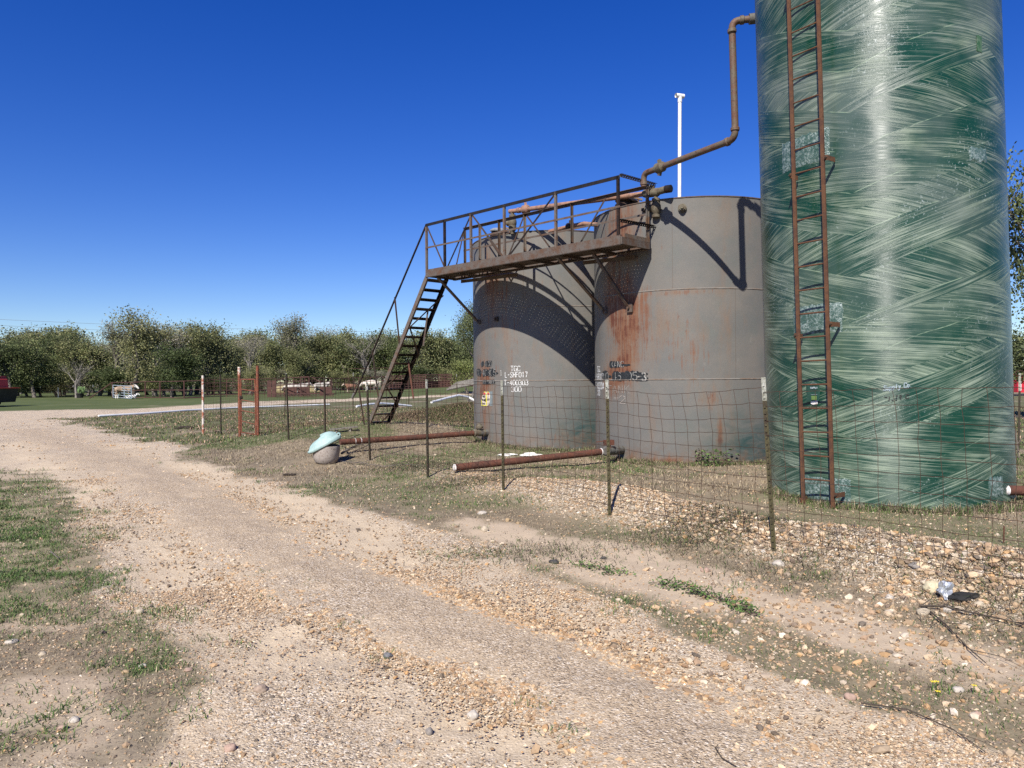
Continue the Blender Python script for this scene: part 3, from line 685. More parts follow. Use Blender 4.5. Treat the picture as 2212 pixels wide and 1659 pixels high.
def text_strokes(ch):
    """stencil strokes on a 1 x 1.6 box"""
    g = {
     'T': [[(0, 1.6), (1, 1.6)], [(.5, 1.45), (.5, .9)], [(.5, .75), (.5, 0)]],
     'G': [[(.9, 1.35), (.8, 1.55), (.6, 1.6)], [(.45, 1.6), (.15, 1.5), (0, 1.2), (0, .4), (.15, .1), (.45, 0)], [(.6, 0), (.9, .15), (.95, .7), (.6, .7)]],
     'C': [[(.95, 1.2), (.85, 1.5), (.6, 1.6)], [(.45, 1.6), (.12, 1.45), (0, 1.2), (0, .4), (.12, .12), (.45, 0)], [(.6, 0), (.85, .1), (.95, .4)]],
     'L': [[(.05, 1.6), (.05, 0)], [(.2, 0), (.85, 0)]],
     '-': [[(.15, .8), (.8, .8)]],
     'S': [[(.92, 1.25), (.8, 1.5), (.55, 1.6)], [(.42, 1.6), (.1, 1.45), (.05, 1.1), (.4, .85), (.8, .6), (.92, .3), (.75, .05), (.55, 0)], [(.4, 0), (.12, .1), (.03, .35)]],
     'H': [[(.05, 1.6), (.05, 0)], [(.95, 1.6), (.95, 0)], [(.2, .8), (.8, .8)]],
     'F': [[(.05, 1.6), (.05, 0)], [(.2, 1.6), (.9, 1.6)], [(.2, .85), (.7, .85)]],
     '0': [[(.42, 1.6), (.12, 1.45), (0, 1.1), (0, .5), (.12, .15), (.42, 0)], [(.58, 0), (.88, .15), (1, .5), (1, 1.1), (.88, 1.45), (.58, 1.6)]],
     '1': [[(.3, 1.35), (.5, 1.6), (.5, .85)], [(.5, .75), (.5, 0)]],
     '7': [[(0, 1.6), (.95, 1.6), (.7, .9)], [(.65, .75), (.45, 0)]],
     '4': [[(.72, 0), (.72, 1.6)], [(.58, 1.5), (.02, .5), (.55, .5)], [(.85, .5), (1, .5)]],
     '3': [[(.03, 1.35), (.2, 1.55), (.42, 1.6)], [(.56, 1.6), (.85, 1.45), (.9, 1.1), (.6, .85)], [(.6, .8), (.95, .6), (.95, .25), (.8, .05), (.56, 0)], [(.42, 0), (.15, .08), (.02, .3)]],
     '8': [[(.44, 1.6), (.12, 1.45), (.08, 1.1), (.4, .85), (.05, .6), (.03, .25), (.2, .03), (.44, 0)], [(.57, 0), (.82, .05), (.97, .3), (.92, .6), (.6, .85), (.92, 1.1), (.88, 1.45), (.57, 1.6)]],
     '5': [[(.9, 1.6), (.1, 1.6), (.08, .95), (.45, 1.0)], [(.58, 1.0), (.9, .8), (.95, .35), (.8, .08), (.56, 0)], [(.42, 0), (.15, .05), (.02, .3)]],
     '6': [[(.9, 1.4), (.7, 1.6), (.55, 1.6)], [(.42, 1.6), (.12, 1.4), (.02, .9), (.02, .4), (.15, .08), (.42, 0)], [(.58, 0), (.88, .1), (.97, .5), (.8, .85), (.3, .9)]],
     '9': [[(.1, .2), (.3, 0), (.45, 0)], [(.58, 0), (.88, .2), (.98, .7), (.98, 1.2), (.85, 1.52), (.58, 1.6)], [(.42, 1.6), (.12, 1.5), (.03, 1.1), (.2, .75), (.7, .7)]],
     'O': [[(.42, 1.6), (.12, 1.45), (0, 1.1), (0, .5), (.12, .15), (.42, 0)], [(.58, 0), (.88, .15), (1, .5), (1, 1.1), (.88, 1.45), (.58, 1.6)]],
     'K': [[(.05, 1.6), (.05, 0)], [(.9, 1.6), (.25, .85)], [(.35, .75), (.95, 0)]],
     'A': [[(0, 0), (.45, 1.6)], [(.55, 1.6), (1, 0)], [(.3, .5), (.7, .5)]],
     'N': [[(.05, 0), (.05, 1.6)], [(.15, 1.55), (.85, .05)], [(.95, 0), (.95, 1.6)]],
     '2': [[(.05, 1.2), (.2, 1.52), (.45, 1.6)], [(.58, 1.6), (.88, 1.4), (.9, 1.05), (.1, .05)], [(.1, 0), (.95, 0)]],
     '#': [[(.3, .3), (.4, 1.4)], [(.65, .3), (.75, 1.4)], [(.1, 1.05), (.95, 1.05)], [(.05, .65), (.9, .65)]],
     'E': [[(.05, 1.6), (.05, 0)], [(.2, 1.6), (.9, 1.6)], [(.2, .85), (.75, .85)], [(.2, 0), (.9, 0)]],
     'R': [[(.05, 0), (.05, 1.6)], [(.18, 1.6), (.75, 1.55), (.9, 1.25), (.75, .9), (.2, .85)], [(.5, .75), (.95, 0)]],
     'I': [[(.5, 1.6), (.5, 0)]], 'P': [[(.05, 0), (.05, 1.6)], [(.18, 1.6), (.75, 1.55), (.9, 1.2), (.75, .85), (.2, .8)]],
     'U': [[(.03, 1.6), (.03, .35), (.25, .02), (.45, 0)], [(.58, 0), (.8, .05), (.97, .35), (.97, 1.6)]],
     'Y': [[(0, 1.6), (.5, .85), (1, 1.6)], [(.5, .7), (.5, 0)]], 'D': [[(.05, 1.6), (.05, 0)], [(.2, 1.6), (.7, 1.5), (.95, 1.1), (.95, .5), (.7, .1), (.2, 0)]],
     'c': [[(.9, .8), (.6, 1), (.2, .8), (.1, .4), (.4, 0), (.9, .2)]], 'o': [[(.5, 1), (.1, .7), (.15, .15), (.5, 0), (.9, .3), (.85, .8), (.5, 1)]],
     'u': [[(.1, 1), (.1, .3), (.4, 0), (.85, .3), (.85, 1)], [(.85, .3), (.95, 0)]], 'p': [[(.1, 1), (.1, -.5)], [(.1, .8), (.5, 1), (.9, .6), (.6, .05), (.1, .15)]],
     'l': [[(.4, 1.6), (.4, .1), (.7, 0)]], 'y': [[(.1, 1), (.5, .1)], [(.9, 1), (.4, -.5), (0, -.4)]], '.': [[(.3, 0), (.4, .1)]],
     ' ': []}
    return g.get(ch, [])
def write_on(mb, T, txt, th0, th1, z0, z1, wt, off=.004, keep=1.0, slant=0, dens=6):
    """letters painted on the curved shell, as thin strips that follow it"""
    n = len(txt); R = T[2]; adv = (th1 - th0) / (n - .22); cw = adv * .78; ch = z1 - z0; w = wt / 2
    for i, c in enumerate(txt):
        for st in text_strokes(c):
            if rnd.random() > keep: continue
            pts = [((th0 + i * adv + cw * (a + slant * b)) * R, z0 + ch * b / 1.6) for a, b in st]
            for k in range(len(pts) - 1):
                (x0, y0), (x1, y1) = pts[k], pts[k + 1]; L = math.hypot(x1 - x0, y1 - y0) or 1e-6
                dx, dy = (x1 - x0) / L, (y1 - y0) / L; e = w * (.5 if 0 < k else .0)
                x0 -= dx * e; y0 -= dy * e
                nx, ny = -dy * w, dx * w
                jj = [rnd.uniform(.82, 1.12) for _ in range(4)]
                q = [(x0 + nx * jj[0], y0 + ny * jj[0]), (x0 - nx * jj[1], y0 - ny * jj[1]), (x1 - nx * jj[2], y1 - ny * jj[2]), (x1 + nx * jj[3], y1 + ny * jj[3])]
                mb.add([cyl_pt(T, a / R, b, off + .0004 * (len(mb.f) % 5)) for a, b in q], [(0, 1, 2, 3)])
    return mb
def daub(mb, T, th0, th1, z0, z1, n, off=.003, sz=.03):
    """overlapping brush daubs"""
    R = T[2]
    n *= 2
    for k in range(n):
        a = (th0 + (th1 - th0) * (k + rnd.random() * .6) / n) * R; b = (z0 + z1) / 2 + rnd.uniform(-1, 1) * (z1 - z0) * .08
        hw = sz * rnd.uniform(.6, 1.2); hh = (z1 - z0) / 2 * rnd.uniform(.9, 1.25); m = 10
        pts = []
        for i in range(m):
            t = 2 * PI * i / m; q = rnd.uniform(.82, 1.1)
            pts.append(cyl_pt(T, (a + hw * math.cos(t) * q + rnd.uniform(-.003, .003)) / R, b + hh * math.copysign(abs(math.sin(t)) ** .6, math.sin(t)) * q, off + .0003 * (k % 6)))
        mb.add(pts, [tuple(range(m))])
    return mb
def rect_on(mb, T, th0, th1, z0, z1, off, seg=4, ragged=0):
    vs = []
    for k in range(seg + 1):
        th = th0 + (th1 - th0) * k / seg
        vs += [cyl_pt(T, th, z0 + ragged * rnd.uniform(-1, 1), off), cyl_pt(T, th, z1 + ragged * rnd.uniform(-1, 1), off)]
    return mb.add(vs, [(2 * k, 2 * k + 2, 2 * k + 3, 2 * k + 1) for k in range(seg)])

def brown_tank(T, label, paint):
    r = thing('storage_tank', (T[0], T[1], 0), label, 'storage tank')
    zt = 4.67
    build_shell('shell', T, [-.1, .6, 1.55, 2.3, 3.1, 3.9, zt], paint, r)
    mb = MB(); n = 64
    ring = lambda R, z: [(T[0] + R * math.cos(2 * PI * k / n), T[1] + R * math.sin(2 * PI * k / n), z) for k in range(n)]
    mb.add(ring(T[2] + .012, zt - .005) + ring(T[2] + .012, zt + .012) + ring(.25, zt + .16), [(k, (k + 1) % n, n + (k + 1) % n, n + k) for k in range(n)] + [(n + k, n + (k + 1) % n, 2 * n + (k + 1) % n, 2 * n + k) for k in range(n)] + [tuple(range(2 * n, 3 * n))])
    mb.build('roof', M['deck_rust'], r)
    for z in (1.545, 3.10):
        mb = MB(); pr = [(T[2] + .001, z - .012), (T[2] + .009, z - .006), (T[2] + .009, z + .004), (T[2] + .001, z + .012)]
        for rr, zz in pr: mb.add(ring(rr, zz), [])
        mb.f = [(i * n + k, i * n + (k + 1) % n, (i + 1) * n + (k + 1) % n, (i + 1) * n + k) for i in range(3) for k in range(n)]
        mb.build('seam', M['seam'], r, smooth=True)
    return r
def th_of(T, px, py): return cyl_hit(T, px, py)
def uvm(T, px, py):
    a, z = cyl_hit(T, px, py); return a * T[2], z

# --- far brown tank
b1 = [(uvm(T1, 1060, 560)[0], 3.6, .5, .9, .8), (uvm(T1, 1045, 810)[0], 1.6, .4, .45, 1.1), (uvm(T1, 1048, 900)[0], .8, .3, .6, .6), (uvm(T1, 1105, 900)[0], .8, .08, .8, .45), (uvm(T1, 1240, 920)[0], .35, .5, .25, .8), (uvm(T1, 1100, 720)[0], 2.6, .4, .8, .35)]
tk1 = brown_tank(T1, 'weathered grey-brown steel tank farther back, with white stencilled TGC lettering', tank_paint('far_tank_paint', b1, (uvm(T1, 1275, 920)[0], .4, .8, .7), 0))
def line_on(mb, T, txt, xa, xb, ya, yb, wt, **k):
    a0, z1 = cyl_hit(T, xa, ya); a1, _ = cyl_hit(T, xb, ya); _, z0 = cyl_hit(T, (xa + xb) / 2, yb); _, z1 = cyl_hit(T, (xa + xb) / 2, ya)
    return write_on(mb, T, txt, a0, a1, z0, z1, wt, **k)
mb = MB()
for tx_, q in (('TGC', (1103.5, 1124, 790.6, 801.6)), ('L-SHF017', (1091, 1139.5, 803.8, 815.2)), ('T-400303', (1089.4, 1141, 821, 832)), ('300', (1105, 1126, 835.2, 846.2))):
    mb = MB(); line_on(mb, T1, tx_, *q, .0145); mb.build('stencil_lettering', M['stencil_white'], tk1, 'white stencilled ' + tx_)
def wh(T, xa, xb, ya, yb):
    a0, z1 = cyl_hit(T, xa, ya); a1, _ = cyl_hit(T, xb, ya); _, z0 = cyl_hit(T, xa, yb); return a0, a1, z0, z1
mb = MB()
for q, n in (((1040.8, 1045, 780.8, 792), 2), ((1050, 1061.8, 780, 791.5), 6), ((1031.5, 1038, 797.5, 811.2), 4), ((1038, 1041, 802.5, 805.5), 2), ((1044.5, 1069, 798.5, 812), 12), ((1069, 1074, 804.5, 808.5), 3), ((1043.5, 1068, 820.8, 829.6), 9)):
    mb = MB(); daub(mb, T1, *wh(T1, *q), n, .005, .052); mb.build('black_overpaint', M['black_spray'], tk1)
for tx_, q, w_, kp in (('KANCO', (1041, 1062, 781, 791.5), .009, .6), ('TO-46805', (1031.5, 1072, 799, 811.5), .011, .75), ('1', (1080, 1086, 800, 812), .022, 1), ('NO TANK', (1043.5, 1068, 821.5, 829), .010, .6)):
    mb = MB(); line_on(mb, T1, tx_, *q, w_, off=.0085, keep=kp); mb.build('covered_lettering', M['stencil_dim'], tk1, 'older lettering half covered by black paint')
# torn warning sign
sg = thing('warning_sign', cyl_pt(T1, wh(T1, 1040, 1058, 846, 876)[0], wh(T1, 1040, 1058, 846, 876)[2], .01), 'torn yellow and white poison gas warning sign stuck on the farther brown tank', 'sign')
a0, a1, z0, z1 = wh(T1, 1040, 1059, 846, 876); A = lambda u: a0 + (a1 - a0) * u; Zz = lambda v: z0 + (z1 - z0) * v
W_ = lambda n, c: worn(n, c, tuple(x * .8 for x in c), None, 12, rough=.6, bump=0)
M['sign_cream'] = W_('sign_cream', (.72, .62, .50)); M['sign_yellow'] = W_('sign_yellow', (.80, .72, .10)); M['sign_red'] = W_('sign_red', (.62, .09, .08)); M['sign_black'] = W_('sign_black', (.02, .02, .02)); M['tape_grey'] = worn('bare_grey_patch', (.20, .24, .25), (.16, .18, .18), None, 9, rough=.6)
mb = MB(); mb.add([cyl_pt(T1, A(u), Zz(v), .006) for u, v in ((.06, 0), (.5, -.01), (.85, .03), (.98, .35), (1, .78), (.93, .98), (.8, 1), (.72, .9), (.62, 1.01), (.35, .98), (.3, .78), (.12, .72), (.06, .45), (0, .38))], [tuple(range(14))]); mb.build('panel', M['sign_cream'], sg)
mb = MB()
for u0, u1, v0, v1 in ((.58, .68, 0, .9), (.03, .55, -.01, .05), (.02, .09, .02, .42), (.38, .55, .95, 1.0), (.72, .9, .94, 1.0)): rect_on(mb, T1, A(u0), A(u1), Zz(v0), Zz(v1), .0085, 3, .003)
mb.build('yellow_stripe', M['sign_yellow'], sg)
for u, w in ((.42, .13), (.84, .11)): mb = MB(); mb.add([cyl_pt(T1, A(u + w * math.cos(t * PI / 6)), Zz(.86 + .085 * math.sin(t * PI / 6)), .0095) for t in range(12)], [tuple(range(12))]); mb.build('danger_oval', M['sign_red'], sg)
mb = MB()
write_on(mb, T1, 'H2S', A(.2), A(.52), Zz(.60), Zz(.73), .011, off=.011)
write_on(mb, T1, 'POISON', A(.10), A(.56), Zz(.36), Zz(.48), .009, off=.011)
write_on(mb, T1, 'GAS', A(.16), A(.48), Zz(.10), Zz(.21), .010, off=.011)
write_on(mb, T1, 'H2S', A(.72), A(.98), Zz(.42), Zz(.52), .007, off=.011)
mb.build('lettering', M['sign_black'], sg)
mb = MB(); rect_on(mb, T1, *wh(T1, 1057, 1064, 845, 876), .003, 3, .012); mb.build('bare_patch', M['tape_grey'], tk1)

# --- near brown tank
b2 = [(uvm(T2, 1345, 700)[0], 2.6, .42, .55, 1.15), (uvm(T2, 1340, 470)[0], 4.3, .5, .5, 1.0), (uvm(T2, 1330, 620)[0], 3.1, .5, .6, .9), (uvm(T2, 1350, 790)[0], 1.75, .33, .3, .9), (uvm(T2, 1320, 820)[0], 1.5, .4, .4, .8), (uvm(T2, 1490, 760)[0], 2.1, .4, .6, .55), (uvm(T2, 1400, 720)[0], 2.4, .5, .6, .45), (uvm(T2, 1555, 940)[0], .55, .07, .35, 1.1), (uvm(T2, 1535, 865)[0], 1.2, .15, .2, .8), (uvm(T2, 1450, 1000)[0], .1, .9, .12, 1.0), (uvm(T2, 1480, 640)[0], 3.05, .6, .06, .7)]
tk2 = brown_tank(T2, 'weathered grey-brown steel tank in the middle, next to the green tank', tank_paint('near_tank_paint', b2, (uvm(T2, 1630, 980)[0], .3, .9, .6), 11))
mb = MB()
w17 = wh(T1, 1091, 1139.5, 804, 815); span = w17[1] - w17[0]
for txt, xr, ya, yb, k in (('TGC', 1297, 791.3, 803.7, 3), ('L-SHF017', 1303.5, 807, 820.4, 8), ('T-400304', 1305, 826.2, 840.8, 8), ('300', 1296.5, 842.3, 854.6, 3)):
    aR, z1 = cyl_hit(T2, xr, ya); _, z0 = cyl_hit(T2, xr, yb)
    mb = MB(); write_on(mb, T2, txt, aR - span * k / 8, aR, z0, z1, .018); mb.build('stencil_lettering', M['stencil_white'], tk2, 'white stencilled letters wrapping round the left side')
mb = MB()
for q, n in (((1320, 1328, 781, 793.5), 4), ((1328, 1336, 781, 793.8), 6), ((1336, 1359, 787, 791), 7), ((1303, 1312, 802.5, 818), 5), ((1312, 1320, 811, 816), 3), ((1325, 1378, 804.5, 821), 22), ((1376, 1396, 805, 811), 6), ((1376, 1396, 814, 823), 7)):
    mb = MB(); daub(mb, T2, *wh(T2, *q), n, .005, .052); mb.build('black_overpaint', M['black_spray'], tk2)
for tx_, q, w_ in (('KANCO', (1320.8, 1356.8, 780.5, 793), .011), ('TO-46805', (1303, 1377, 804.5, 820.5), .012), ('-3', (1376, 1396, 805.5, 821.5), .024)):
    mb = MB(); line_on(mb, T2, tx_, *q, w_, off=.0085, keep=.8); mb.build('covered_lettering', M['stencil_dim'], tk2, 'older lettering half covered by black paint')
mb = MB()
line_on(mb, T2, 'TANK', 1314, 1360, 833, 849, .010, off=.004); mb.build('chalk_writing', M['chalk_line'], tk2)
mb = MB(); line_on(mb, T2, '#', 1325, 1338, 856, 866, .010, off=.004)
line_on(mb, T2, '2', 1338, 1352, 855, 872, .015, off=.004); mb.build('chalk_writing', M['chalk_line'], tk2)
# small fittings on the shells
def boss(T, px, py, r, parent, name, mat, depth=.09):
    a, z = cyl_hit(T, px, py); n = Vector((math.sin(a), -math.cos(a), 0)); p = cyl_pt(T, a, z)
    mb = MB(); mb.lathe([(r, -.02), (r, depth * .5), (r * .7, depth * .55), (r * .7, depth), (r * .35, depth), (r * .35, depth + .03)], p, n, 10); return mb.build(name, mat, parent, smooth=True)
boss(T2, 1474, 450, .075, tk2, 'plug', M['valve'])
def plate_on(T, px, py, w, h, parent, mat=None):
    a, z = cyl_hit(T, px, py); mb = MB(); n = Vector((math.sin(a), -math.cos(a), 0)); tdir = Vector((math.cos(a), math.sin(a), 0))
    c = cyl_pt(T, a, z, .02); mb.bar(c - tdir * w / 2, c + tdir * w / 2, .045, h); mb.bar(c + n * .03, c + n * .07, .03, .03); mb.build('bracket', mat or M['steel'], parent)
plate_on(T1, 1074, 689, .09, .10, tk1); plate_on(T1, 1037, 695, .1, .1, tk1, M['deck_rust'])
plate_on(T2, 1309, 671, .12, .12, tk2, M['deck_rust']); plate_on(T2, 1362, 665, .12, .16, tk2, M['deck_rust'])
# hatches on the roofs
def hatch(px, py, depth, parent_label, group):
    p = at(px, py, depth); r = thing('roof_hatch', (p.x, p.y, 4.70), parent_label, 'hatch')
    mb = MB(); mb.lathe([(.20, -.03), (.20, .06), (.17, .075), (.17, .10)], (p.x, p.y, 4.70), n=20); mb.build('neck', M['steel_dark'], r, smooth=True)
    mb = MB(); mb.lathe([(.21, .1), (.215, .125), (.16, .165), (.05, .19), (.01, .195)], (p.x, p.y, 4.70), (0.12, -.05, 1), 20); mb.build('lid', M['foil'] if 'first' in group else M['steel_dark'], r, smooth=True)
    mb = MB(); mb.bar((p.x + .12, p.y, 4.90), (p.x + .30, p.y - .03, 4.84), .05, .035); mb.bar((p.x + .22, p.y, 4.86), (p.x + .24, p.y, 4.72), .05, .04); mb.build('lever', M['steel_gray'], r)
hatch(1078, 512, 16.2, 'dark round hatch on the roof of the farther brown tank', 'first')
hatch(1352, 440, 13.6, 'dark round hatch on the roof of the nearer brown tank', 'second')

# --- green fibreglass tank
def fiberglass():
    t = NT('green_fibreglass'); uv = t.uv(); sx = t.n('ShaderNodeSeparateXYZ'); t.L.new(uv, sx.inputs[0]); u, v = sx.outputs[0], sx.outputs[1]
    def streak(deg, fine, lo, hi, dist=.0):
        q = t.map(uv, (1, 1, 1), (0, 0, -math.radians(deg)))
        a = t.noise(t.map(q, (1.5, fine, 1)), 1, 5, .70, dist)
        b = t.noise(t.map(q, (.9, fine * .3, 1), loc=(5, 3, 0)), 1, 4, .62, dist)
        c = t.noise(t.map(q, (1.0, 2.2, 1), loc=(1, 8, 0)), 1.4, 3, .5)
        s = t.math('ADD', t.math('MULTIPLY', a, .50), t.math('ADD', t.math('MULTIPLY', b, .36), t.math('MULTIPLY', c, .30)))
        return t.ramp(s, [(lo, 0), (hi, 1)]), a
    sA, hA = streak(20, 130, .555, .695); sB, hB = streak(-18, 130, .555, .695); sC, hC = streak(-5, 140, .56, .695)
    def zig(P, slope, ph):
        k = t.math('PINGPONG', t.math('ADD', u, ph), P / 2); return t.math('MULTIPLY', k, slope)
    w = t.math('DIVIDE', t.math('SUBTRACT', v, zig(3.6, .34, .9)), .47)
    w = t.math('ADD', w, t.math('MULTIPLY', t.noise(t.map(uv, (.6, .2, 1)), 1, 2), .5))
    w2 = t.math('DIVIDE', t.math('ADD', v, zig(2.9, .34, 2.3)), .66)
    odd = t.math('MODULO', t.math('FLOOR', t.math('ADD', w, 20)), 2.0)
    third = t.math('GREATER_THAN', t.math('FRACT', t.math('MULTIPLY', t.math('FLOOR', t.math('ADD', w2, 20)), .38)), .62)
    mixs = t.mix(odd, sA, sB); mixs = t.mix(third, mixs, sC)
    # each wound layer has its own density of glass
    wn = t.n('ShaderNodeTexWhiteNoise', noise_dimensions='1D'); t.L.new(t.math('ADD', t.math('FLOOR', w), t.math('MULTIPLY', t.math('FLOOR', w2), 3.7)), wn.inputs['W'])
    big = t.noise(t.map(uv, (.9, 1.0, 1)), 1.1, 4, .6)
    bias = t.math('ADD', t.math('MULTIPLY', t.math('SUBTRACT', wn.outputs['Value'], .5), .40), t.math('MULTIPLY', t.math('SUBTRACT', big, .5), 1.5))
    m = t.math('ADD', t.n('ShaderNodeRGBToBW').outputs[0], 0)  # placeholder replaced below
    bw = t.n('ShaderNodeRGBToBW'); t.L.new(mixs, bw.inputs[0])
    m = t.math('ADD', t.math('MULTIPLY', bw.outputs[0], 1.0), t.math('MULTIPLY', bias, .45), clamp=True)
    top = t.ramp(t.math('DIVIDE', v, 7), [(.25, 0), (.62, 1)])
    green = t.mix(t.noise(uv, 1.2, 3), (.002, .026, .015), (.004, .050, .026))
    palec = t.mix(t.math('MULTIPLY', top, .75), (.27, .325, .245), (.22, .25, .22))
    palec = t.mix(t.ramp(t.noise(uv, 1.6, 3), [(.4, 0), (.65, .5)]), palec, (.28, .35, .22))
    col = t.mix(t.math('MULTIPLY', m, .92), green, palec)
    grey = t.ramp(t.noise(t.map(uv, (1, 1, 1), loc=(12, 4, 0)), .85, 4, .55), [(.45, 0), (.62, 1)])
    col = t.mix(t.math('MULTIPLY', t.math('MULTIPLY', grey, .35), t.math('ADD', .2, top)), col, (.14, .165, .15))
    glit = t.ramp(t.noise(t.pos(), 38, 3, .7), [(.60, 0), (.66, 1)]); reg = t.ramp(t.noise(t.map(uv, (1, 1, 1), loc=(3, 9, 0)), 1.0, 3), [(.50, 0), (.64, 1)])
    col = t.mix(t.math('MULTIPLY', t.math('MULTIPLY', glit, reg), .5), col, (.42, .48, .46))
    ed = t.math('LESS_THAN', t.math('FRACT', t.math('ADD', w, 20)), .02)
    col = t.mix(t.math('MULTIPLY', ed, t.ramp(t.noise(uv, 3, 4, .7), [(.45, 0), (.6, .45)])), col, (.35, .45, .30))
    h = t.math('ADD', t.math('MULTIPLY', bw.outputs[0], .5), t.math('ADD', t.math('MULTIPLY', t.noise(uv, 2.2, 2), .9), t.math('MULTIPLY', t.math('MULTIPLY', t.noise(t.pos(), 60, 2), reg), .6)))
    tg = t.n('ShaderNodeTangent', direction_type='UV_MAP'); t.L.new(tg.outputs[0], t.b.inputs['Tangent'])
    rg_ = t.math('ADD', .34, t.math('MULTIPLY', bw.outputs[0], .22))
    return t.out(col, rg_, 0, t.bump(h, .30, .006), .55, Anisotropic=.9, Anisotropic_Rotation=.25)
M['fibre'] = fiberglass()
def resin():
    t = NT('resin_patch'); p = t.pos()
    a = t.ramp(t.noise(p, 34, 5, .75), [(.45, 0), (.6, 1)]); b = t.noise(p, 5, 3)
    a2 = t.ramp(t.noise(p, 9, 4, .7), [(.35, 0), (.65, 1)]); c = t.mix(t.math('MULTIPLY', a, a2), t.mix(b, (.02, .06, .045), (.07, .12, .10)), (.33, .39, .37))
    return t.out(c, .25, 0, t.bump(t.noise(p, 40, 4, .7), .8, .012), .5)
M['resin'] = resin()
g3 = thing('fibreglass_tank', (T3[0], T3[1], .05), 'tall glossy green fibreglass tank with crossing wound streaks at the right', 'tank')
ZT = 8.2
build_shell('shell', T3, [-.1 + k * .5 for k in range(17)] + [ZT], M['fibre'], g3, n=128)
mb = MB(); mb.lathe([(T3[2] + .005, ZT - .02), (T3[2] + .01, ZT + .03), (1.1, ZT + .22), (.5, ZT + .36), (.02, ZT + .4)], (T3[0], T3[1], 0), n=64); mb.build('dome', M['fibre'], g3, smooth=2)
def patch_on(T, xa, xb, ya, yb, name='resin_patch', mat=None, off=.006):
    a0, a1, z0, z1 = wh(T, xa, xb, ya, yb); mb = MB(); nu, nv = 14, 8; vs = []
    _, z0 = cyl_hit(T, (xa + xb) / 2, yb); _, z1 = cyl_hit(T, (xa + xb) / 2, ya)
    for j in range(nv + 1):
        for i in range(nu + 1):
            e = (i in (0, nu)) or (j in (0, nv)); vs.append(cyl_pt(T, a0 + (a1 - a0) * i / nu + (rnd.uniform(-.008, .008) if e else 0), z0 + (z1 - z0) * j / nv + (rnd.uniform(-.015, .015) if e else 0), (.001 if e else off + rnd.uniform(0, .004))))
    mb.add(vs, [(j * (nu + 1) + i, j * (nu + 1) + i + 1, (j + 1) * (nu + 1) + i + 1, (j + 1) * (nu + 1) + i) for j in range(nv) for i in range(nu)])
    return mb.build(name, mat or M['resin'], g3, smooth=2, recalc=False)
patch_on(T3, 1707, 1810, 285, 350); patch_on(T3, 1722, 1830, 655, 716); patch_on(T3, 1733, 1838, 1030, 1082)
patch_on(T3, 2137, 2168, 1035, 1078); patch_on(T3, 2112, 2150, 320, 350)
M['script'] = worn('faded_script', (.20, .26, .28), (.36, .42, .44), None, 30, rough=.35, bump=0); M['darkscript'] = worn('dark_letters', (.03, .035, .03), (.06, .05, .045), None, 30, rough=.4, bump=0)
def slanted(mb, txt, xa, xb, ya0, ya1, hgt, wt, keep=1, mat=None):
    n = len(txt)
    for i, c in enumerate(txt):
        x0 = xa + (xb - xa) * i / n; y1 = ya0 + (ya1 - ya0) * i / n
        if c != ' ': line_on(mb, T3, c, x0, x0 + (xb - xa) / n * .8, y1 - hgt, y1, wt, off=.006, keep=keep, slant=.15)
mb = MB(); slanted(mb, 'supply Co.'.replace('s', 'S'), 1915, 1978, 844, 836, 11, .012); mb.build('script_lettering', M['script'], g3, 'faded pale script ending in Co.')
mb = MB(); slanted(mb, 'TILER C', 1915, 1970, 867, 861, 9, .011, .75); mb.build('dark_lettering', M['darkscript'], g3)
patch_on(T3, 1748, 1776, 823, 870, 'decal', worn('decal_green', (.02, .06, .045), (.03, .08, .06), None, 8, rough=.25), .002)
mb = MB()
a0, a1, z0, z1 = wh(T3, 1757, 1773, 824, 866); A3 = lambda u: a0 + (a1 - a0) * u; Z3 = lambda v: z0 + (z1 - z0) * v
for k in range(10):
    t0, t1 = PI * k / 10, PI * (k + 1) / 10
    mb.add([cyl_pt(T3, A3(.5 + .5 * r_ * math.cos(t)), Z3(.90 + .10 * r_ * math.sin(t)), .012) for r_, t in ((1, t0), (1, t1), (.86, t1), (.86, t0))], [(0, 1, 2, 3)])
rect_on(mb, T3, A3(0), A3(1), Z3(.87), Z3(.885), .012); rect_on(mb, T3, A3(.08), A3(.95), Z3(.39), Z3(.405), .012)
write_on(mb, T3, 'SUPPLY', A3(.05), A3(1), Z3(.70), Z3(.78), .010, off=.012)
mb.build('decal_print', M['script'], g3)
mb = MB(); rect_on(mb, T3, A3(.15), A3(.85), Z3(.13), Z3(.33), .012); mb.build('green_sticker', worn('sticker', (.16, .27, .07), (.12, .20, .06), None, 12, rough=.5), g3)
mb = MB(); rect_on(mb, T3, A3(.05), A3(.95), Z3(-.12), Z3(.08), .012, 3, .01); mb.build('torn_label', M['chalk'], g3)
mb = MB(); a, z = cyl_hit(T3, 2140, 95); rect_on(mb, T3, a - .03, a + .03, z - .09, z + .09, .004, 3, .01); mb.build('leaf_green_patch', worn('moss_patch', (.035, .10, .035), (.12, .18, .11), None, 20, rough=.3), g3)

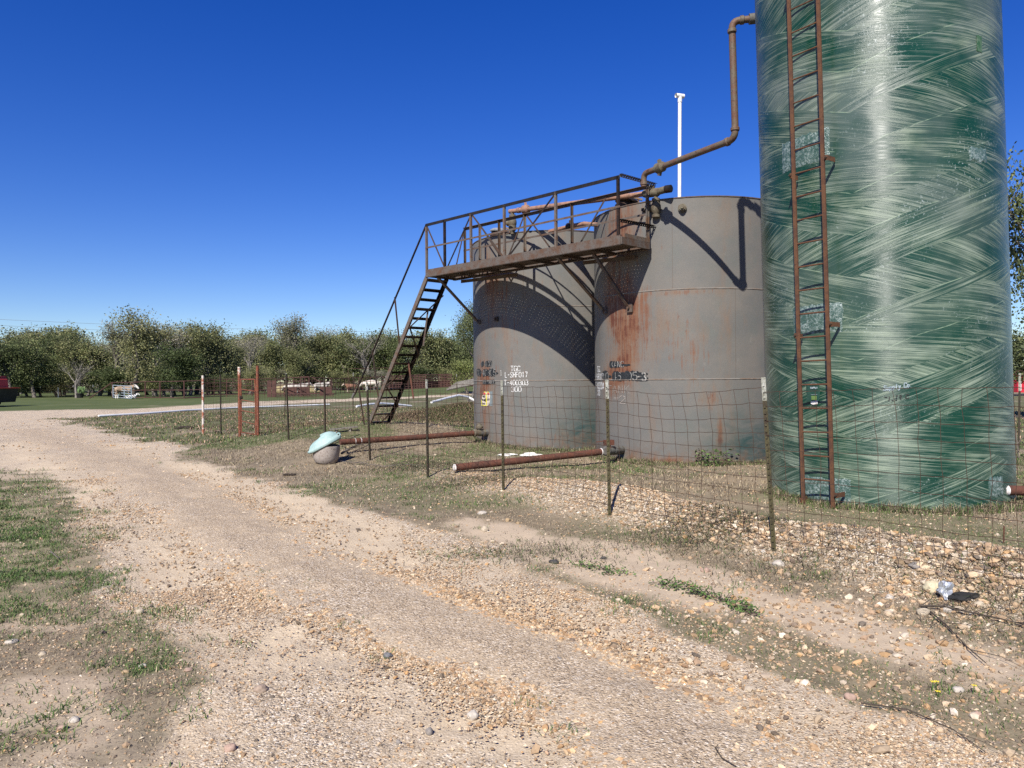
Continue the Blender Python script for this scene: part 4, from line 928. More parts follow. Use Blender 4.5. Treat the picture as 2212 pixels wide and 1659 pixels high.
# outlet at the lower right of the green tank
def pipe_elbow_pts(p0, c, p1, r, n=6):
    """rounded corner at c"""
    p0, c, p1 = Vector(p0), Vector(c), Vector(p1); a = (p0 - c).normalized() * r; b = (p1 - c).normalized() * r
    return [p0] + [c + a * (1 - t) ** 2 + b * t ** 2 for t in [k / n for k in range(n + 1)]] + [p1]
sp = at(2160, 1058, 8.65); e1 = at(2176, 1059, 8.45); e2 = at(2290, 1062, 8.5)
o1 = thing('outlet_pipe', (e1.x, e1.y, .1), 'brown pipe with a pale ring leaving the foot of the green tank to the right', 'pipe')
mb = MB(); mb.tube([e1 + Vector((-.02, 0, 0)), e2], .057, 16); mb.build('pipe', M['redrust'], o1, smooth=True)
mb = MB(); mb.tube([e1 + Vector((-.045, 0, 0)), e1], .060, 16); mb.build('ring', M['chalk'], o1, smooth=True)
mb = MB(); mb.tube([sp + Vector((-.05, .12, 0)), sp, e1 + Vector((-.04, 0, 0))], .056, 16); mb.build('stub', M['fibre'], g3, smooth=True)

# ------------------------------------------------------------------ ladder on the green tank
def make_ladder():
    hd = math.atan2(-1.384, .832 * -1); ang = -math.asin(1.384 / 1.615)    # angle on the tank, 0 faces -y
    a = math.atan2(.4498, .893) * -1 - math.radians(25.5)
    n = Vector((math.sin(a), -math.cos(a), 0)); td = Vector((math.cos(a), math.sin(a), 0))
    base = Vector((T3[0], T3[1], 0)) + n * (T3[2] + .19); w = .365
    r = thing('wall_ladder', (base.x, base.y, .08), 'long orange-rusted steel ladder fixed upright against the green tank', 'ladder')
    for s in (-1, 1):
        mb = MB(); mb.bar(base + td * s * w / 2 + Vector((0, 0, .06)), base + td * s * w / 2 + Vector((0, 0, 8.0)), .042, .022, up=n); mb.build('rail', M['ladder'], r)
    mb0 = MB(); z = .38
    while z < 7.9:
        mb = MB(); mb.tube([base + td * -w / 2 + Vector((0, 0, z)), base + td * w / 2 + Vector((0, 0, z))], .0095, 8); mb.build('rung', M['ladder'], r, smooth=True); z += .277
    for z in (.17, 2.12, 4.02, 6.4):
        for s in (-1, 1):
            p = base + td * s * (w / 2 + .012) + Vector((0, 0, z + s * .05))
            mb = MB(); mb.bar(p + td * s * .0, p + td * s * .04, .006, .06); q = p + td * s * .04; mb.bar(q, q - n * .17, .006, .055); mb.build('standoff', M['ladder'], r)
            mb = MB(); mb.lathe([(.014, 0), (.014, .02), (.007, .02), (.007, .035)], p + n * .003 + td * s * .03, n, 6); mb.build('bolt', M['steel'], r)
    return r
lad = make_ladder()
# the tall tank and its ladder stand slightly out of plumb
def lean(root, pivot, deg):
    ax = Vector((math.sin(math.radians(26.7)), math.cos(math.radians(26.7)), 0))
    Rm = Matrix.Rotation(math.radians(-deg), 4, ax)
    T_ = Matrix.Translation(pivot) @ Rm @ Matrix.Translation(-Vector(pivot))
    bpy.context.view_layer.update()
    root.matrix_world = T_ @ root.matrix_world
lean(g3, (T3[0], T3[1], 0), 1.2); lean(lad, (T3[0], T3[1], 0), 1.2)
# ------------------------------------------------------------------ catwalk with stair
UU = Vector((-.703, .711, 0)).normalized(); VV = Vector((.711, .703, 0)).normalized(); ZZ = Vector((0, 0, 1))
ZD = 3.87; A0 = Vector((1.813, 12.26, 0)); DL = 5.19; DW = .82
def D(s, w, z): return A0 + UU * s + VV * w + ZZ * z
def make_catwalk():
    r = thing('catwalk', D(DL / 2, DW / 2, ZD), 'rusty steel catwalk with railings running along the two brown tanks', 'catwalk')
    # perforated deck plates with real holes
    mb = MB(); p = .062; hr = .0072; nu = int(DL / p); nv = int((DW - .06) / p)
    du = DL / nu; dv = (DW - .06) / nv
    for z, up in ((ZD - .002, 1), (ZD - .006, -1)):
        for i in range(nu):
            for j in range(nv):
                s0 = i * du; w0 = .03 + j * dv; cs = s0 + du / 2; cw = w0 + dv / 2
                solid = (i % 9 == 8)
                cor = [D(s0, w0, z), D(s0 + du, w0, z), D(s0 + du, w0 + dv, z), D(s0, w0 + dv, z)]
                if solid: mb.add(cor, [(0, 1, 2, 3)]); continue
                o8 = [D(cs + hr * math.cos(t), cw + hr * math.sin(t), z) for t in [(-.75 + .25 * k) * PI for k in range(8)]]
                mb.add(cor + o8, [(0, 1, 6, 5, 4), (1, 2, 8, 7, 6), (2, 3, 10, 9, 8), (3, 0, 4, 11, 10)])
    mb.build('deck', M['deck_rust'], r, recalc=False)
    for w, nm in ((0, 'side_channel'), (DW, 'side_channel')):
        mb = MB(); s = -1 if w else 1
        mb.bar(D(0, w, ZD + .0), D(DL, w, ZD + .0), .008, .15); mb.bar(D(0, w + s * .03, ZD - .079), D(DL, w + s * .03, ZD - .079), .06, .008); mb.bar(D(0, w + s * .03, ZD + .079), D(DL, w + s * .03, ZD + .079), .05, .008)
        mb.build(nm, M['deck_rust'], r)
    mb = MB()
    for s in (0.0, DL): mb.bar(D(s, 0.01, ZD - .01), D(s, DW - .01, ZD - .01), .05, .12)
    for k in range(1, 7): mb.bar(D(DL * k / 7, .01, ZD - .05), D(DL * k / 7, DW - .01, ZD - .05), .04, .05)
    mb.build('cross_beam', M['deck_rust'], r)
    mb = MB(); mb.bar(D(DL * .62, DW, ZD - .16), D(DL * .96, DW, ZD - .12), .012, .07); mb.build('spacer_plate', M['deck_rust'], r); mb = MB(); mb.bar(D(.3, DW + .02, ZD - .16), D(1.5, DW + .02, ZD - .12), .012, .07); mb.build('spacer_plate', M['deck_rust'], r)
    # railings
    RH = 1.07
    P = [0.03, 1.42, 2.75, 3.72, 4.55, DL - .03]
    mb = MB(); mb.angle(D(0, 0, ZD + RH), D(DL, 0, ZD + RH), .062, .007, VV, -ZZ); mb.build('top_rail', M['black_steel'], r)
    mb = MB(); mb.angle(D(0, DW, ZD + RH - .03), D(DL - .35, DW, ZD + RH - .03), .055, .007, -VV, -ZZ); mb.build('top_rail', M['deck_rust'], r)
    for w in (0, DW):
        mb = MB(); mb.bar(D(0, w, ZD + .55), D(DL - (.3 if w else 0), w, ZD + .55), .008, .035); mb.build('mid_rail', M['deck_rust'], r)
    for k, s in enumerate(P):
        mb = MB(); mb.angle(D(s, 0, ZD - .08), D(s, 0, ZD + RH - .01), .044, .007, UU, VV); mb.build('post', M['steel_gray'] if k in (1, 2, 3, 5) else M['steel_dark'], r)
    for k, s in enumerate([0.03, 1.75, 3.0, 3.75, 4.35, DL - .35]):
        mb = MB(); mb.angle(D(s, DW, ZD - .08), D(s, DW, ZD + RH - .02), .042, .007, -UU, -VV); mb.build('post', M['steel'] if k % 2 else M['steel_gray'], r)
    for s0, z0, s1, z1, mt in ((DL - .03, RH, 4.55, 0, 'steel'), (3.72, RH, 4.5, 0, 'steel_dark'), (3.70, RH, 2.77, 0, 'steel'), (1.44, RH, 2.68, 0, 'steel_dark')):
        mb = MB(); mb.bar(D(s0, .012, ZD + z0 - .04), D(s1, .012, ZD + z1 + .03), .034, .008, up=VV); mb.build('brace', M[mt], r)
    for s0, z0, s1, z1 in ((DL - .35, RH, DL + .0, 0.05), (4.33, RH, 3.5, 0), (3.0, RH, 3.6, 0), (2.95, RH, 2.1, 0), (.9, RH, 1.72, 0)):
        mb = MB(); mb.bar(D(s0, DW - .012, ZD + z0 - .05), D(s1, DW - .012, ZD + z1 + .03), .032, .008, up=VV); mb.build('brace', M['steel'], r)
    # closing end with perforated strips
    def strip(p0, p1, mat):
        p0, p1 = Vector(p0), Vector(p1); a = (p1 - p0); L = a.length; a.normalize(); n = 16; mb = MB(); hw = .024; hr = .009
        for z0, up in ((0, -ZZ), (0, -UU)):
            for k in range(n):
                x0 = L * k / n; x1 = L * (k + 1) / n; c = (x0 + x1) / 2
                cor = [p0 + a * x0, p0 + a * x1, p0 + a * x1 + up * hw * 2, p0 + a * x0 + up * hw * 2]
                o8 = [p0 + a * (c + hr * math.cos(t)) + up * (hw + hr * math.sin(t)) for t in [(-.75 + .25 * q) * PI for q in range(8)]]
                mb.add(cor + o8, [(0, 1, 6, 5, 4), (1, 2, 8, 7, 6), (2, 3, 10, 9, 8), (3, 0, 4, 11, 10)])
        mb.build('end_rail', mat, r, recalc=False)
    strip(D(-.01, -.02, ZD + RH + .01), D(-.01, DW + .2, ZD + RH + .03), M['galv']); strip(D(-.01, -.03, ZD + .33), D(-.01, DW + .14, ZD + .36), M['steel_dark'])
    mb = MB(); mb.angle(D(0.0, DW, ZD - .1), D(0, DW, ZD + RH), .06, .007, UU, -VV); mb.build('post', M['steel_gray'], r)
    mb = MB(); mb.bar(D(-.02, .1, ZD + .07), D(-.02, DW, ZD + .07), .01, .09); mb.build('toe_plate', M['steel_gray'], r)
    # props down to the tanks
    def prop(p0, T, px, py, mt):
        a, z = cyl_hit(T, px, py); q = cyl_pt(T, a, z, .05); n = Vector((math.sin(a), -math.cos(a), 0))
        mb = MB(); mb.angle(p0, q, .06, .008, VV, UU); mb.build('prop', mt, r)
    prop(D(DL - .35, .05, ZD - .12), T1, 1036, 694, M['steel_gray']); prop(D(1.42, .05, ZD - .12), T2, 1308, 668, M['steel_gray']); prop(D(.72, .2, ZD - .12), T2, 1361, 661, M['deck_rust'])
    return r
cat = make_catwalk()
SB = 2.34; SZ = .50
def make_stair():
    Lh = SB; top = D(DL, 0, ZD); r = thing('steel_stair', D(DL + SB, DW / 2, SZ), 'steep rusty steel stair climbing from the weeds to the end of the catwalk', 'stair')
    def S(t, w, dz=0, du=0): return D(DL + Lh * t + du, w, ZD - .06 + (SZ - ZD + .0) * t + dz)
    sw = .60
    for w, mt in ((0.02, 'steel_gray'), (sw, 'steel_dark')):
        mb = MB(); n = VV if w < .3 else -VV
        mb.bar(S(0, w), S(1.0, w), .008, .10, up=ZZ)
        mb.bar(S(0, w + (.02 if w < .3 else -.02), .075), S(1.0, w + (.02 if w < .3 else -.02), .075), .045, .008); mb.bar(S(0, w + (.02 if w < .3 else -.02), -.075), S(1.0, w + (.02 if w < .3 else -.02), -.075), .045, .008)
        mb.build('stringer', M[mt], r)
    for k in range(17):
        t = (k + .25) / 17; c = S(t, 0); mb = MB()
        mb.bar(S(t, .03), S(t, sw - .01), .17, .012, up=ZZ); mb.bar(S(t, .03, -.02, .08), S(t, sw - .01, -.02, .08), .008, .04, up=ZZ); mb.build('tread', M['steel_dark'] if k % 3 else M['deck_rust'], r)
    # zigzag bracing under the flight
    zz = [(0.06, sw), (.27, .03), (.45, sw), (.66, .03), (.80, sw), (1.0, .05)]
    for (t0, w0), (t1, w1) in zip(zz[:-1], zz[1:]):
        mb = MB(); mb.bar(S(t0, w0, -.15), S(t1, w1, -.15), .035, .008, up=(UU + ZZ)); mb.build('brace', M['steel'], r)
    # handrail on the open side, running on past the last tread
    h0 = D(DL, 0, ZD + 1.06); h1 = D(DL + SB * 1.12, -.02, SZ + .56); 
    h1 = at(764, 853, (D(DL + SB * 1.1, 0, 0)).y)
    mb = MB(); mb.angle(h0, h1, .05, .008, VV, -ZZ); mb.build('handrail', M['steel_dark'], r)
    mb = MB(); mb.tube([h1 + (h0 - h1).normalized() * .04, h1, h1 - (h0 - h1).normalized() * .10], .03, 10); mb.build('end_cap', M['galv'], r, smooth=True)
    L = (h1 - h0)
    for u, t in ((.40, .42), (.72, .78), (.93, 1.02)):
        mb = MB(); mb.bar(h0 + L * u, S(t, .0, .02), .04, .008, up=UU); mb.build('handrail_post', M['steel'], r)
    for u, t in ((.15, .33), (.38, .62)):
        mb = MB(); mb.bar(S(u, sw, -.1), S(t, sw, -.75 + .2), .04, .008, up=UU)
    mb = MB(); mb.bar(S(.16, .35, -.1), D(DL + Lh * .24, .35, 2.35), .035, .035); mb.build('hanger', M['deck_rust'], r)
    mb = MB(); mb.bar(S(.5, .38, -.1), D(DL + Lh * .42, .38, 1.15), .035, .035); mb.build('hanger', M['redrust'], r)
    mb = MB(); mb.bar(S(1.0, .0, .05), S(1.0, sw, .05), .05, .05); mb.bar(S(1, .02), S(1, .02, -.25), .05, .05); mb.bar(S(1, sw), S(1, sw, -.25), .05, .05); mb.build('foot', M['steel_dark'], r)
    return r
make_stair()

# ------------------------------------------------------------------ pipework
def flange(mb, p, ax, r, t=.03): mb.lathe([(r, -t), (r, t)], p, ax, 16)
def valve(name, p, label_parent, s=1.0, mat=None, handle=True, ax=VV):
    mb = MB(); p = Vector(p)
    mb.lathe([(.045 * s, -.17 * s), (.07 * s, -.165 * s), (.07 * s, -.12 * s), (.05 * s, -.11 * s), (.085 * s, -.05 * s), (.09 * s, .0), (.085 * s, .05 * s), (.05 * s, .11 * s), (.07 * s, .12 * s), (.07 * s, .165 * s), (.045 * s, .17 * s)], p, ZZ, 12)
    mb.lathe([(.055 * s, 0), (.06 * s, .12 * s), (.03 * s, .13 * s), (.03 * s, .2 * s)], p, ax, 10)
    v = mb.build(name, mat or M['valve'], label_parent, smooth=True); return v
pv = at(1588, 300, 10.75); zt_ = at(1581, 46, 10.65)
low = at(1393, 362, 12.5); low.z = pv.z
noz = at(1640, 44, 10.6); 
tp = Vector((zt_.x, zt_.y, zt_.z)); nz = Vector((noz.x, noz.y, tp.z + .02))
bot = Vector((pv.x, pv.y, pv.z))
fp = thing('overhead_pipe', bot, 'brown overhead pipe dropping from the green tank and sloping over to the catwalk', 'pipe')
R_ = .050
mb = MB(); mb.tube(pipe_elbow_pts(nz, tp, bot, .11)[:-1] + [bot + ZZ * .2], R_, 14); mb.build('riser', M['brownpipe'], fp, smooth=True)
mb = MB(); dn = (low - bot).normalized(); mb.tube(pipe_elbow_pts(bot + ZZ * .2, bot, bot + dn * .25, .13), R_, 14); mb.tube([bot + dn * .2, low - dn * .1], R_, 14); mb.build('run', M['brownpipe'], fp, smooth=True)
for p, a in ((tp + (nz - tp).normalized() * .14, nz - tp), (tp - ZZ * .14, ZZ), (bot + ZZ * .14, ZZ), (bot + dn * .15, dn)): mb = MB(); mb.lathe([(R_ + .004, -.03), (R_ + .014, -.02), (R_ + .014, .02), (R_ + .004, .03)], p, a, 14); mb.build('fitting', M['brownpipe'], fp, smooth=True)
mb = MB(); u = bot + dn * ((low - bot).length - .38); mb.lathe([(R_, -.10), (R_ + .035, -.07), (R_ + .035, .07), (R_, .10)], u, dn, 12)
for k in (-1, 1): mb.bar(u + ZZ * k * .07, u + ZZ * k * .13 + dn * .02, .05, .05)
mb.build('union', M['valve'], fp, smooth=True)
mb = MB(); mb.tube(pipe_elbow_pts(low - dn * .15, low + dn * .03, low + dn * .03 - ZZ * .22, .10), R_, 14); mb.lathe([(.062, -.02), (.062, .03)], low + dn * .03 - ZZ * .17, ZZ, 14); mb.build('elbow', M['brownpipe'], fp, smooth=True)
mb = MB(); q = nz + (nz - tp).normalized() * .02; mb.tube([q - (nz - tp).normalized() * .16, q + (nz - tp).normalized() * .25], .075, 14); mb.build('nozzle', M['valve_grey'], fp, smooth=True)
# gathering line over the catwalk
ga = D(.05, DW + .12, 0); ga.z = low.z - .22; gb = at(1108, 456, 15.5); gb.z = at(1108, 456, 15.5).z
gl = thing('gathering_pipe', ga, 'sun-bleached pinkish pipe running above the catwalk rail between the brown tanks', 'pipe')
gd = (gb - ga).normalized()
mb = MB(); mb.tube([ga - gd * .0, gb + gd * .1], .046, 14); mb.build('pipe', M['pinkpipe'], gl, smooth=True)
mb = MB(); mb.lathe([(.06, -.16), (.075, -.14), (.075, .12), (.06, .16)], ga - gd * .02, gd, 14); mb.lathe([(.06, -.05), (.066, 0), (.066, .12)], ga - gd * .02, ZZ, 14); mb.tube([ga - gd * .1, ga - gd * .34 + ZZ * .03], .062, 12); mb.build('tee', M['valve'], gl, smooth=True)
mb = MB(); mb.lathe([(.055, -.06), (.068, -.05), (.068, .05), (.055, .06), (.02, .065)], ga - gd * .38 + ZZ * .03, -gd, 12); mb.build('cap', M['steel_dark'], gl, smooth=True)
mb = MB(); u = gb - gd * .38; mb.lathe([(.055, -.09), (.09, -.06), (.09, .06), (.055, .09)], u, gd, 12); mb.bar(u + ZZ * .07, u + ZZ * .14, .05, .05); mb.bar(u - ZZ * .07, u - ZZ * .13, .05, .05)
mb.lathe([(.06, -.03), (.06, .03)], u + gd * .2, gd, 12); mb.build('union', M['pinkpipe'], gl, smooth=True)
# drop with valve to the near tank
dv = ga - gd * .12; mb = MB(); mb.tube([dv, Vector((dv.x, dv.y, 4.62))], .035, 10); mb.build('drop', M['valve'], gl, smooth=True)
valve('valve', (dv.x, dv.y, ga.z - .28), gl, 1.0, ax=-VV * .3 + UU)
mb = MB(); mb.bar(Vector((dv.x, dv.y, ga.z - .28)) + UU * .18, Vector((dv.x, dv.y, ga.z - .28)) + UU * .26, .14, .05); mb.build('handle', M['steel_dark'], gl)
dw = gb + gd * .02; mb = MB(); mb.tube([dw, Vector((dw.x, dw.y, 4.62))], .04, 10); mb.lathe([(.05, 0), (.085, .1), (.06, .22), (.04, .28)], (dw.x, dw.y, 4.66), ZZ, 12); mb.build('drop', M['valve'], gl, smooth=True)
valve('valve', (dw.x, dw.y, gb.z - .24), gl, 1.0, ax=UU - VV * .4)
# equaliser line between the two brown tanks
q0 = Vector((T1[0] + .35, T1[1] - .9, 4.86)); q1 = at(1262, 482, 14.2); q1.z = 4.72; q2 = Vector((T2[0] - 1.55, T2[1] - .75, 4.60))
eq = thing('equaliser_pipe', (q1.x, q1.y, 4.7), 'short dark pipe with a union bridging the tops of the two brown tanks', 'pipe')
ql = at(1175, 503, 15.6); qm = at(1232, 489, 14.9); qr = at(1300, 478, 13.6); qr = cyl_pt(T2, cyl_hit(T2, 1292, 480)[0], at(1292, 480, 13.9).z, -.05)
mb = MB(); mb.tube([ql - ZZ * .18, ql, qm, at(1262, 483, 14.4), qr], .042, 12); mb.build('pipe', M['pinkpipe'], eq, smooth=True)
mb = MB(); mb.lathe([(.05, -.10), (.08, -.07), (.08, .07), (.05, .10)], qm, (at(1262, 483, 14.4) - qm), 12); mb.bar(qm + ZZ * .06, qm + ZZ * .12, .05, .05); mb.build('union', M['steel_dark'], eq, smooth=True)
# white vent pole
vp = at(1467, 427, 14.9); vt = at(1468.5, 207, 14.9)
vn = thing('vent_pole', (vp.x, vp.y, 4.7), 'tall white plastic vent pole with a tee on top, behind the middle tank', 'vent pole')
mb = MB(); mb.tube([(vp.x, vp.y, 4.62), (vt.x, vt.y, vt.z - .06)], .036, 12); mb.build('pole', M['pvc'], vn, smooth=True)
mb = MB(); mb.tube([vt + Vector((-.085, -.03, -.0)), vt + Vector((.085, .03, -.0))], .045, 14, cap=False); mb.lathe([(.044, -.13), (.044, -.02)], vt, ZZ, 12); mb.build('tee', M['pvc'], vn, smooth=True)

# drain lines at ground level
a1_, z1_ = cyl_hit(T1, 1052, 935); n1 = Vector((math.sin(a1_), -math.cos(a1_), 0)); s1_ = cyl_pt(T1, a1_, z1_); e1_ = at(735, 955, 14.35)
dvec = (s1_ - e1_); d1 = thing('drain_pipe', (e1_.x, e1_.y, hz(e1_.x, e1_.y)), 'long rusty drain pipe from the farther brown tank to the teal-lidded pot', 'pipe')
val1 = at(1030, 935, 16.05)
mb = MB(); mb.tube([e1_, e1_ * .5 + val1 * .5 - ZZ * .01, val1], .058, 14); mb.build('pipe', M['redrust'], d1, smooth=True)
mb = MB(); mb.tube([val1 + (s1_ - val1) * .3, s1_ - n1 * .05], .075, 14); mb.build('nozzle', M['valve_grey'], d1, smooth=True)
mb = MB(); vd = (s1_ - val1).normalized(); mb.lathe([(.055, -.15), (.085, -.13), (.085, -.09), (.06, -.08), (.075, 0), (.06, .08), (.085, .09), (.085, .13), (.055, .15)], val1 + vd * .06, vd, 12); mb.lathe([(.055, .03), (.055, .09), (.085, .10), (.085, .14), (.055, .16), (.045, .20), (.02, .21)], val1 + vd * .06, ZZ, 12); mb.build('valve', M['valve'], d1, smooth=True)
mb = MB(); mb.lathe([(.060, -.008), (.062, 0), (.060, .008)], val1 - (val1 - e1_).normalized() * .12, (val1 - e1_), 14); mb.build('ring', M['gate_rust'], d1, smooth=True)
mb = MB()
for k in (.3, .42): mb.lathe([(.0595, -.006), (.0595, .006)], e1_ + (val1 - e1_).normalized() * k, (val1 - e1_), 14)
mb.build('band', M['chalk'], d1, smooth=True)
a2_, z2_ = cyl_hit(T2, 1342, 972); s2_ = cyl_pt(T2, a2_, z2_); n2 = Vector((math.sin(a2_), -math.cos(a2_), 0))
val2 = at(1318, 974, 13.05); e2_ = at(983, 1010, 11.75)
d2 = thing('drain_pipe', (e2_.x, e2_.y, hz(e2_.x, e2_.y)), 'rusty drain pipe with a white end cap, from the middle brown tank', 'pipe')
mb = MB(); mb.tube([e2_, val2 - (val2 - e2_).normalized() * .18], .058, 14); mb.build('pipe', M['redrust'], d2, smooth=True)
mb = MB(); mb.lathe([(.056, 0), (.050, .02), (.03, .03), (.005, .031)], e2_, e2_ - val2, 14); mb.build('end_cap', M['chalk'], d2, smooth=True)
mb = MB(); vd = (s2_ - val2).normalized(); mb.lathe([(.058, -.19), (.085, -.16), (.085, -.11), (.06, -.10), (.08, 0), (.07, .12)], val2, vd, 12); mb.tube([val2 + vd * .1, s2_ - n2 * .05], .078, 14); mb.build('nozzle', M['valve_grey'], d2, smooth=True)
mb = MB(); mb.lathe([(.064, -.008), (.066, 0), (.064, .008)], val2 - (val2 - e2_).normalized() * .19, (val2 - e2_), 14); mb.build('ring', M['chalk'], d2, smooth=True)
mb = MB(); hp = val2 + vd * -.05 + ZZ * .15; mb.box(hp, .17, .10, .09, .3); mb.bar(hp + Vector((-.06, 0, .03)), at(1288, 955, 13.0), .03, .012); mb.bar(hp - ZZ * .1, hp, .06, .06); mb.build('valve_handle', M['redrust'], d2)

# ------------------------------------------------------------------ wire fence on steel posts
def tpost(base, top, r, mat, tipmat, tip=.17, name='post', label=None, studs=True, facing=None):
    base = Vector(base); top = Vector(top); a = (top - base); L = a.length; a.normalize()
    f = Vector(facing or (-.6, -.8, 0)); f = (f - a * f.dot(a)).normalized(); s = a.cross(f)
    mb = MB()
    def t_prof(p0, p1):
        w, t, d = .019, .005, .033
        mb.bar(p0, p1, 2 * w, t, up=f); mb.bar(p0 - f * d / 2, p1 - f * d / 2, t, d, up=f)
    b0 = base - a * .35; split = top - a * tip
    t_prof(b0, split)
    if studs:
        n = int((L - tip - .05) / .052)
        for k in range(n): q = base + a * (.05 + k * .052); mb.bar(q + f * .007, q + f * .007 + a * .022, .015, .010, up=f)
    o = mb.build(name, mat, r, label)
    mb = MB(); t_prof(split, top)
    if studs:
        for k in range(3): q = split + a * (.02 + k * .052); mb.bar(q + f * .007, q + f * .007 + a * .022, .015, .010, up=f)
    mb.build('painted_tip', tipmat, o) if tipmat else None
    return o
def mesh_span(r, b0, t0, b1, t1, cols, rows, rad=.0017, htop=.07, hbot=.12, bulge=0, jit=.008, follow=True, name='wire_mesh'):
    """field-fence netting between two posts"""
    b0, t0, b1, t1 = map(Vector, (b0, t0, b1, t1)); out = Vector((-(b1 - b0).y, (b1 - b0).x, 0)).normalized()
    P = {}
    ph = rnd.random() * 6
    for j in range(rows + 1):
        v = j / rows
        for i in range(cols + 1):
            u = i / cols
            lo = b0.lerp(b1, u); hi = t0.lerp(t1, u)
            if follow: lo.z = lo.z * .35 + hz(lo.x, lo.y) * .65
            p = lo.lerp(hi, hbot * (1 - v) + (1 - htop) * v) if False else Vector((lo.x + (hi.x - lo.x) * v, lo.y + (hi.y - lo.y) * v, lo.z + hbot + (hi.z - htop - lo.z - hbot) * v))
            e = math.sin(PI * u)
            p += (b1 - b0).normalized() * (bulge * e * math.sin(PI * min(1, v * 1.0)) * (v ** 1.2)) * 1.0
            p.z -= abs(bulge) * .35 * e * v + .012 * e * math.sin(ph + u * 5) * v
            p += out * (.03 * e * math.sin(ph + v * 4))
            p += Vector((rnd.uniform(-jit, jit), rnd.uniform(-jit, jit), rnd.uniform(-jit, jit) * .8)); P[i, j] = p
    mb = MB()
    for j in range(rows + 1):
        pts = []
        for i in range(cols):
            pts += [P[i, j], P[i, j].lerp(P[i + 1, j], .5) - ZZ * .004]
        pts.append(P[cols, j]); mb.tube(pts, rad, 3, cap=False)
    for i in range(cols + 1):
        pts = []
        for j in range(rows): pts += [P[i, j], P[i, j].lerp(P[i, j + 1], .5) + Vector((rnd.uniform(-.004, .004), 0, 0))]
        pts.append(P[i, rows]); mb.tube(pts, rad * .9, 3, cap=False)
    return mb.build(name, M['wire'], r, recalc=False)
# (top px, top py, base px, base py) of the posts, nearest first, with their depth
PF = [((1649, 815), (1672, 1196), 6.3), ((1311, 821), (1317, 1119), 8.0), ((1084, 822), (1087, 1065), 9.9), ((921, 820), (923.5, 1028), 11.6), ((792, 826), (799, 1000), 13.6), ((700, 816), (702, 960), 15.2), ((617.5, 808), (623, 953), 16.4)]
ff = thing('wire_fence', (FENCE[1][0], FENCE[1][1], 0), 'rusty wire netting fence on steel posts along the gravel bank in front of the tanks', 'fence')
posts = []
for k, (tpx, bpx, d) in enumerate(PF):
    b = at(*bpx, d); t_ = at(*tpx, d); b.z = min(b.z, hz(b.x, b.y) + .02)
    posts.append((b, t_))
# one more post just beyond the right edge carries the netting on
pb = Vector((3.50, 4.60, hz(3.50, 4.60))); posts.insert(0, (pb, pb + Vector((-.03, 0, 1.5))))
for k, (b, t_) in enumerate(posts):
    far_ = k >= 5
    tpost(b, t_, ff, M['tpost'] if k < 4 else M['tpost_dark'], M['ttip'] if k in (0, 1, 2, 3, 4, 5) else M['tpost_dark'], tip=.20 if k < 4 else .14, label=['olive steel post with chipped white tip'][0] if 0 < k < 4 else None, studs=k < 6)
gp_r = at(556, 790, 18.1); gp_rb = at(557.5, 945, 18.1)
for k in range(len(posts) - 1):
    b0, t0 = posts[k]; b1, t1 = posts[k + 1]; L = (b1 - b0).length
    mesh_span(ff, b0, t0, b1, t1, max(6, int(L / .15)), 10, .0026 if k < 3 else .0028, bulge=(.0, .13, .03, -.02, .02, .02, .02)[k] * (-1), htop=(.12, .09, .07, .06, .05, .05, .05)[k])
mesh_span(ff, posts[-1][0], posts[-1][1], gp_rb, gp_r - ZZ * .25, 12, 9, .0023)
# red pipe gate with its posts
gpl = at(516.5, 793, 19.2); gplb = at(518, 938, 19.2)
gt = thing('pipe_gate', ((gp_rb.x + gplb.x) / 2, (gp_rb.y + gplb.y) / 2, .15), 'narrow orange-rust pipe gate hung between two tall rusty pipe posts', 'gate')
for (b, t_, tip) in ((gp_rb, gp_r, None), (gplb, gpl, 1)):
    mb = MB(); mb.tube([b - ZZ * .3, t_], .036, 12); o = mb.build('post', M['gate_rust'], gt, smooth=True)
    if tip: mb = MB(); mb.tube([t_ - ZZ * .22, t_ + ZZ * .004], .0375, 12); mb.build('painted_tip', M['peel'], o, smooth=True)
gA = gplb.lerp(gp_rb, .10); gB = gplb.lerp(gp_rb, .88); h = 1.42
mb = MB()
for p in (gA, gB): mb.tube([p + ZZ * .06, p + ZZ * h], .019, 8)
mb.tube([gA + ZZ * .06, gB + ZZ * .06], .016, 8); mb.tube([gA + ZZ * h, gB + ZZ * h], .016, 8); gf = mb.build('frame', M['gate_rust'], gt, smooth=True)
for k in range(1, 5): mb = MB(); mb.tube([gA + ZZ * (.06 + (h - .06) * k / 5 + .02), gB + ZZ * (.06 + (h - .06) * k / 5 - .02)], .013, 8); mb.build('rung', M['gate_rust'], gt, smooth=True)
mesh_span(gt, gA + ZZ * .05, gA + ZZ * h, gB + ZZ * .05, gB + ZZ * h, 6, 9, .002, 0.02, .03, follow=False)
for z in (.35, 1.2):
    mb = MB(); mb.lathe([(.03, -.06), (.03, .06)], gB + (gp_rb - gB) * .4 + ZZ * z, ZZ, 8); mb.build('hinge', M['gate_rust'], gt, smooth=True)
mb = MB(); mb.lathe([(.03, -.05), (.045, 0), (.03, .05)], gA + ZZ * .95, ZZ, 8); mb.tube([gA + ZZ * .95 + Vector((.03 * math.cos(k), .03 * math.sin(k), -.03 * k)) for k in range(6)], .006, 5); mb.build('chain', M['steel_dark'], gt, smooth=True)
